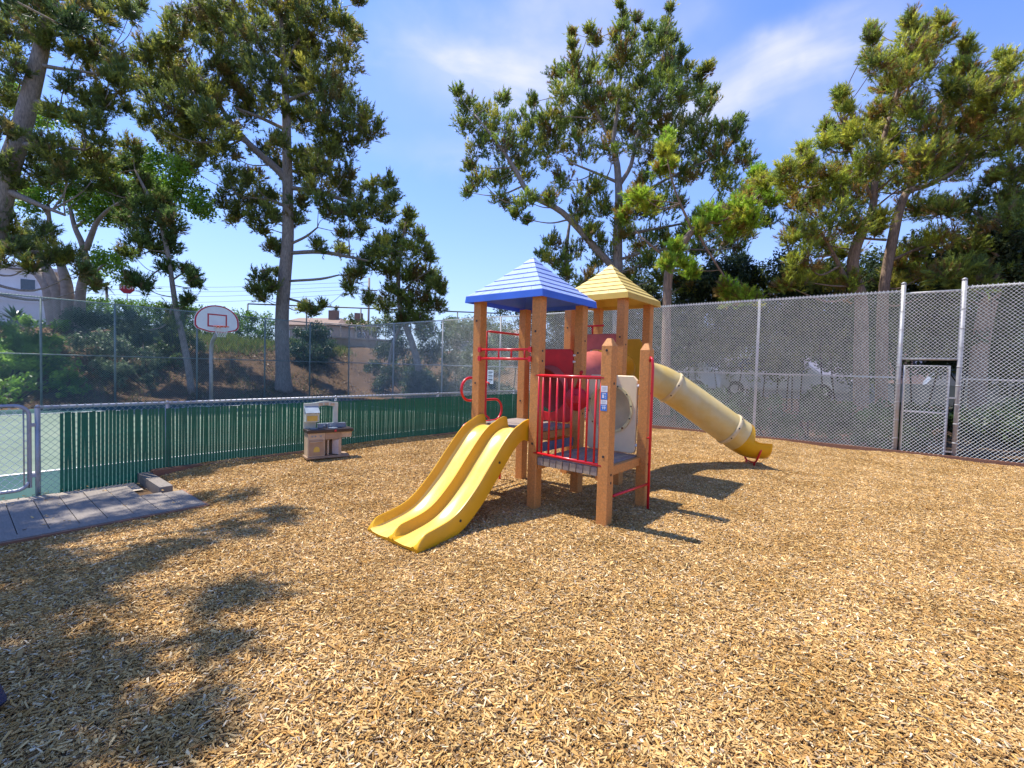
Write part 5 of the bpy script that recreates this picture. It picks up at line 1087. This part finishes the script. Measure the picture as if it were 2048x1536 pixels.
def text3d(body, size, loc, rot, m, parent, name='lettering'):
    cu = bpy.data.curves.new(name + '_curve', 'FONT'); cu.body = body; cu.size = size; cu.align_x = 'CENTER'; cu.align_y = 'CENTER'; cu.extrude = .002
    tmp = bpy.data.objects.new('tmp', cu); COL.objects.link(tmp); dg = bpy.context.evaluated_depsgraph_get(); me_ = bpy.data.meshes.new_from_object(tmp.evaluated_get(dg)); bpy.data.objects.remove(tmp)
    o = bpy.data.objects.new(name, me_); COL.objects.link(o); me_.materials.clear(); me_.materials.append(m); o.parent = parent; o.location = loc; o.rotation_euler = rot; return o
text3d('STOP', .34, (0, -.018, zc_), (math.pi / 2, 0, 0), M_white, pt_)
# dark framed backstop fence further off
A_ = at(495, 690, 33); B_ = at(1000, 690, 40); d = B_ - A_; L = float(np.linalg.norm(d[:2])); bf = empty('backstop_fence', (A_[0], A_[1], 2.6), math.atan2(d[1], d[0])); tag(bf, 'dark tall pipe framed fence on the far side of the bank', 'fence')
tz0 = at(495, 608, 33)[2] - 2.6; tz1 = at(1000, 627, 40)[2] - 2.6
MB().tube([(0, 0, tz0), (L, 0, tz1)], .05, 8).build('top_rail', M_darkm, bf)
for t in np.linspace(0, 1, 6): MB().tube([(L * t, 0, -2), (L * t, 0, tz0 + (tz1 - tz0) * t)], .05, 8).build('post', M_darkm, bf)
# tan retaining walls made of courses
wp = at(650, 730, 30); wq = at(800, 730, 33); d = wq - wp; L = float(np.linalg.norm(d[:2])); rw = empty('retaining_wall', (wp[0], wp[1], 1.2), math.atan2(d[1], d[0])); tag(rw, 'tan stepped retaining wall beyond the court corner', 'wall')
for k, (z0, z1, y) in enumerate(((-.5, .75, 0), (.755, 1.35, .02), (1.355, 1.95, .05))): boxat(rw, 'wall_course', (0, y, z0), (L, y + .3, z1), M_tanwall)
boxat(rw, 'coping', (-.05, -.05, 1.95), (L + .05, .4, 2.05), mat('pale coping', (.5, .45, .38), .8))
MB().tube([(0, .2, 2.9), (L, .2, 2.9)], .03, 6).build('hand_rail', M_steel, rw)
for t in np.linspace(0, 1, 6): MB().tube([(L * t, .2, 2.05), (L * t, .2, 2.9)], .025, 6).build('rail_post', M_steel, rw)
# houses far behind
def house(x, y, depth, w, h, rz, wallm, label, chim=True):
    p = at(x, y, depth); z0 = p[2] - h - 1.2; r_ = empty('house', (p[0], p[1], z0), R_(rz)); tag(r_, label, 'house')
    boxat(r_, 'wall', (-w / 2, 0, -2), (w / 2, 7, h), wallm)
    q = MB(); q.add([(-w / 2 - .4, -.4, h), (w / 2 + .4, -.4, h), (w / 2 + .4, 7.4, h), (-w / 2 - .4, 7.4, h), (-w / 2 + 1.2, 3.5, h + 1.3), (w / 2 - 1.2, 3.5, h + 1.3)], [(0, 1, 5, 4), (1, 2, 5), (2, 3, 4, 5), (3, 0, 4), (3, 2, 1, 0)]); rf = q.build('roof', M_rooft, r_)
    if chim: boxat(rf, 'chimney', (w * .2, 2.6, h + .3), (w * .2 + 1.1, 3.5, h + 2.3), M_rooft)
    for k in range(int(w // 3)):
        xw = -w / 2 + 1 + k * 3; w_ = boxat(r_, 'window', (xw, -.05, h - 1.9), (xw + 1.3, -.005, h - .7), M_white); boxat(w_, 'pane', (xw + .08, -.08, h - 1.82), (xw + 1.22, -.055, h - .78), M_glass)
    return r_
house(610, 632, 62, 9, 3.2, -10, M_tanwall, 'brown roofed house showing above the round bush')
house(675, 636, 66, 9, 3.2, 8, M_tanwall, 'brown roofed house with chimney below the distant palm', True)
house(985, 655, 60, 10, 3.0, 5, M_tanwall, 'low brown roofed house far behind the blue roofed tower', False)
house(1655, 640, 44, 6, 3.4, -25, M_stucco, 'white house glimpsed over the fence between the pine trunks', False)
hs = at(1855, 690, 27); h2 = empty('house', (hs[0], hs[1], .2), R_(-38)); tag(h2, 'pinkish gabled house seen through the mesh above the gate', 'house')
boxat(h2, 'wall', (-2.4, 0, -.6), (2.4, 5, 3.1), mat('pinkish stucco', (.5, .32, .22), .8)); q = MB().add([(-2.7, -.3, 3.1), (2.7, -.3, 3.1), (2.7, 5.3, 3.1), (-2.7, 5.3, 3.1), (0, -.3, 4.1), (0, 5.3, 4.1)], [(0, 1, 4), (1, 2, 5, 4), (2, 3, 5), (3, 0, 4, 5)]); q.build('roof', M_rooft, h2)
w_ = boxat(h2, 'window', (-.6, -.06, 1.9), (.7, -.004, 2.6), M_darkm); boxat(w_, 'pane', (-.5, -.09, 1.98), (.6, -.065, 2.52), M_white)
# palms
def palm(x, y, depth, h, label, R=1.0):
    p = at(x, y, depth); r_ = empty('palm_tree', (p[0], p[1], p[2] - h)); tag(r_, label, 'palm tree', None); MB().tube([(0, 0, -4), (.1, 0, h * .5), (0, 0, h)], [.22, .16, .14], 8).build('trunk', M_bark, r_)
    rr = np.random.default_rng(int(x)); VV = []
    for k in range(30):
        a = rr.uniform(0, 2 * math.pi); e = rr.uniform(-.7, 1.2); L = R * rr.uniform(.8, 1.15); d = np.array([math.cos(a) * math.cos(e), math.sin(a) * math.cos(e), math.sin(e)]); s = np.array([-math.sin(a), math.cos(a), 0])
        for j in range(8):
            c = np.array([0, 0, h]) + d * L * (j + 1) / 8 + np.array([0, 0, -.35 * R * ((j + 1) / 8) ** 2]); w = .26 * R * (1 - abs(j / 7 - .5)); VV += [c - s * w - d * .0, c + d * .12 * R, c + s * w, c - d * .03 * R]
    V = np.array(VV); link_mesh('crown', fastmesh('crown', V, 4, M_leaf, np.tile([[.07, .10, .04]], (len(V), 1))), r_)['kind'] = 'stuff'
palm(672, 620, 70, 6, 'tiny distant palm above the chimneyed house', 1.0); palm(213, 574, 60, 7, 'distant palm peeking over the hedge beside the stop sign', 1.1)
# power pole and lines
pp = at(737, 640, 60); po = empty('power_pole', (pp[0], pp[1], 1)); tag(po, 'thin wooden power pole behind the small pine', 'power pole'); zt = at(737, 556, 60)[2] - 1
MB().tube([(0, 0, -3), (0, 0, zt)], .14, 8).build('pole', M_bark, po); boxat(po, 'crossarm', (-1.1, -.06, zt - 1.7), (1.1, .06, zt - 1.55), M_bark); boxat(po, 'crossarm', (-.9, -.06, zt - 3.3), (.9, .06, zt - 3.15), M_bark)
for k, (y0, y1, ym) in enumerate(((566, 590, 571), (573, 598, 580), (583, 604, 590), (596, 612, 602))):
    a = at(-300, y0 - 30, 75) ; b_ = at(737, y1 - 26, 60); c = at(300, ym + 2, 66); P = catmull([a, c, b_], 10); base = np.array(P[0])
    o = MB().tube([p - base for p in P], .022, 4).build('power_line', M_darkm, None, base); tag(o, ['topmost', 'second', 'third', 'lowest'][k] + ' of the thin power lines crossing the sky behind the trees', 'power line', 'power lines')
# behind the tall fence: grey wall, lamp post, parked vehicles, dark shrubs
def along(u, v, z=0.): return G(u, v, z)
gw_ = MB().box((0, 0, -.6), (26, .25, 1.35)).build('boundary_wall', M_grey, None, G(-14, 21.5), (0, 0, TH)); tag(gw_, 'grey blue boundary wall behind the fence and shrubs', 'wall')
lp = at(1566, 700, 21); l_ = empty('lamp_post', (lp[0], lp[1], .5)); tag(l_, 'white pole standing behind the tall fence', 'lamp post'); zt = at(1566, 600, 21)[2] - .5
MB().tube([(0, 0, -.5), (0, 0, zt)], .12, 10).build('pole', M_white, l_); MB().box((-.28, -.12, 1.5), (.0, .12, 1.62)).build('bracket', M_white, l_); MB().tube([(0, 0, zt - .5), (.5, -.1, zt - .1)], .03, 6).build('arm', M_white, l_)
def vehicle(name, P, rz, kind, paint, label):
    r_ = empty(name, P, rz); tag(r_, label, 'van' if kind == 'van' else 'car', 'vehicles parked behind the tall fence')
    L = 4.6; hw2 = .9
    side = [(-2.3, .35), (2.25, .35), (2.3, .62), (2.2, .9), (1.3, 1.02), (.6, 1.62), (-1.7, 1.68), (-2.15, 1.05), (-2.3, .8)] if kind != 'van' else [(-2.4, .35), (2.3, .35), (2.35, .8), (1.8, 1.15), (1.2, 2.0), (-2.35, 2.05), (-2.4, .8)]
    def body(y0, y1, prof, inset=0.): q = MB(); n = len(prof); q.add([(x, y0, z) for x, z in prof] + [(x, y1, z) for x, z in prof], [tuple(range(n)), tuple(reversed(range(n, 2 * n)))] + [(i + n, (i + 1) % n + n, (i + 1) % n, i) for i in range(n)]); return q
    low = [p for p in side if p[1] < 1.1]; bo = body(-hw2, hw2, side).build('body', paint, r_); bo.modifiers.new('bevel', 'BEVEL').width = .08
    g = [(.95, 1.06), (.5, 1.52), (-1.55, 1.56), (-1.9, 1.1)] if kind != 'van' else [(1.5, 1.15), (1.1, 1.8), (.2, 1.8), (.2, 1.15)]
    for s in (-1, 1):
        y = s * (hw2 + .006); q = MB(); q.add([(x, y, z) for x, z in g] + [(x, y - s * .02, z) for x, z in g], [(0, 1, 2, 3), (7, 6, 5, 4)] + [(i, (i + 1) % 4, (i + 1) % 4 + 4, i + 4) for i in range(4)]); q.build('side_window', M_glass, r_)
        for x in (-1.45, 1.45):
            w = MB().tube([(x, s * (hw2 - .18), .33), (x, s * (hw2 + .02), .33)], .33, 16, smooth=False).build('wheel', M_rubber, r_); MB().tube([(x, s * (hw2 + .021), .33), (x, s * (hw2 + .03), .33)], .18, 12, smooth=False).build('rim', M_steel, w)
        MB().box((2.2, s * .62 - .16, .68), (2.32, s * .62 + .16, .82), .02).build('headlight', M_white, r_)
    ws = MB().add([(1.31, -.78, 1.05), (1.31, .78, 1.05), (.66, .7, 1.6), (.66, -.7, 1.6)] if kind != 'van' else [(1.82, -.8, 1.17), (1.82, .8, 1.17), (1.24, .75, 1.95), (1.24, -.75, 1.95)], [(0, 1, 2, 3)]); ws.build('windshield', M_glass, r_)
    return r_
M_pg = mat('silver car paint', (.30, .33, .36), .3, metal=.4, var=.05); M_pw = mat('white car paint', (.6, .62, .65), .3, var=.04)
cpz = .60
def vpos(x, d): p = at(x, 760, d); return (p[0], p[1], cpz)
vehicle('parked_car', vpos(1560, 18.5), TH + .05, 'suv', M_pg, 'silver car parked behind the fence beside the white pole')
vehicle('parked_van', vpos(1340, 20), TH - .02, 'van', M_pw, 'pale van parked behind the fence right of the play tower')
vehicle('parked_car', vpos(2010, 17.5), TH, 'suv', M_pg, 'grey car behind the fence right of the gate')
r = np.random.default_rng(81)
k = 0
row = [(-17, 14.2), (-14.6, 14.6), (-12.2, 14.2), (-9.8, 14.8), (-7.4, 14.3), (-5.2, 14.6), (-3.2, 14.2), (-1.4, 14.6), (.4, 14.0), (2.0, 14.4), (3.6, 14.0), (5.2, 14.4)]
places = ['left of the court corner post', 'right of the court corner', 'left of the blue roofed tower', 'behind the notice sign', 'behind the blue roofed tower', 'behind the yellow roofed tower', 'behind the tube slide', 'behind the end of the tube slide', 'left of the gate', 'behind the gate', 'right of the gate', 'at the far end of the fence']
for (U, V), pl_ in zip(row, places):
    w = [(G(U + r.uniform(-.9, .9), V + r.uniform(-.4, .5), r.uniform(.15, .8)), r.uniform(.38, .55)) for _ in range(11)]
    shrub('dark_shrub', 'low dark shrub behind the tall fence ' + pl_, None, DRK + ([(.05, .09, .03)] if r.random() < .4 else []), 90 + k, leaf=.11, dens=1.5, world=w, group='dark shrubs behind the tall fence'); k += 1
row2 = [(-13.5, 18.2, 'behind the notice sign'), (-11.5, 19.4, 'left of the blue tower'), (-7.6, 19.2, 'between the two towers'), (-4.0, 19.6, 'above the tube slide'), (-.4, 19.4, 'above the silver car'), (-9.5, 18.6, 'behind the blue tower'), (-5.6, 18.4, 'left of the yellow tower'), (-2.2, 19, 'between the van and the silver car'), (1.4, 18.2, 'just left of the gate'), (3.4, 18, 'behind the gate'), (6.0, 17.6, 'right of the gate')]
for (U, V, pl_) in row2:
    w = [(G(U + r.uniform(-1.6, 1.6), V + r.uniform(-.8, .8), r.uniform(1.7, 5.4)), r.uniform(.5, .85)) for _ in range(40)]
    shrub('tall_shrub', 'tall olive green shrub rising behind the fence ' + pl_, None, [(.045, .075, .03), (.07, .10, .035), (.10, .13, .04), (.035, .055, .025)], 120 + k, leaf=.13, dens=1.0, world=w, group='tall shrubs behind the tall fence'); k += 1

rt_ = empty('ride_on_toy', (-2.46, 1.80, 0)); tag(rt_, 'navy plastic toy with a tan wheel, just peeking in at the bottom corner', 'toy')
M_navy = mat('navy plastic', (.03, .045, .10), .45, var=.1)
q = MB(); q.add([(-.3, -.25, .02), (.30, -.25, .02), (.30, .2, .02), (-.3, .2, .02), (-.3, -.22, .19), (.255, -.22, .19), (.255, .17, .19), (-.3, .17, .19)], [(3, 2, 1, 0), (4, 5, 6, 7), (0, 1, 5, 4), (1, 2, 6, 5), (2, 3, 7, 6), (3, 0, 4, 7)]); o = q.build('body', M_navy, rt_); o.modifiers.new('bevel', 'BEVEL').width = .02
for y in (-.13, .06): MB().tube([(.27, y, .075), (.32, y, .075)], .065, 18, smooth=False).build('wheel', M_ktan, rt_)
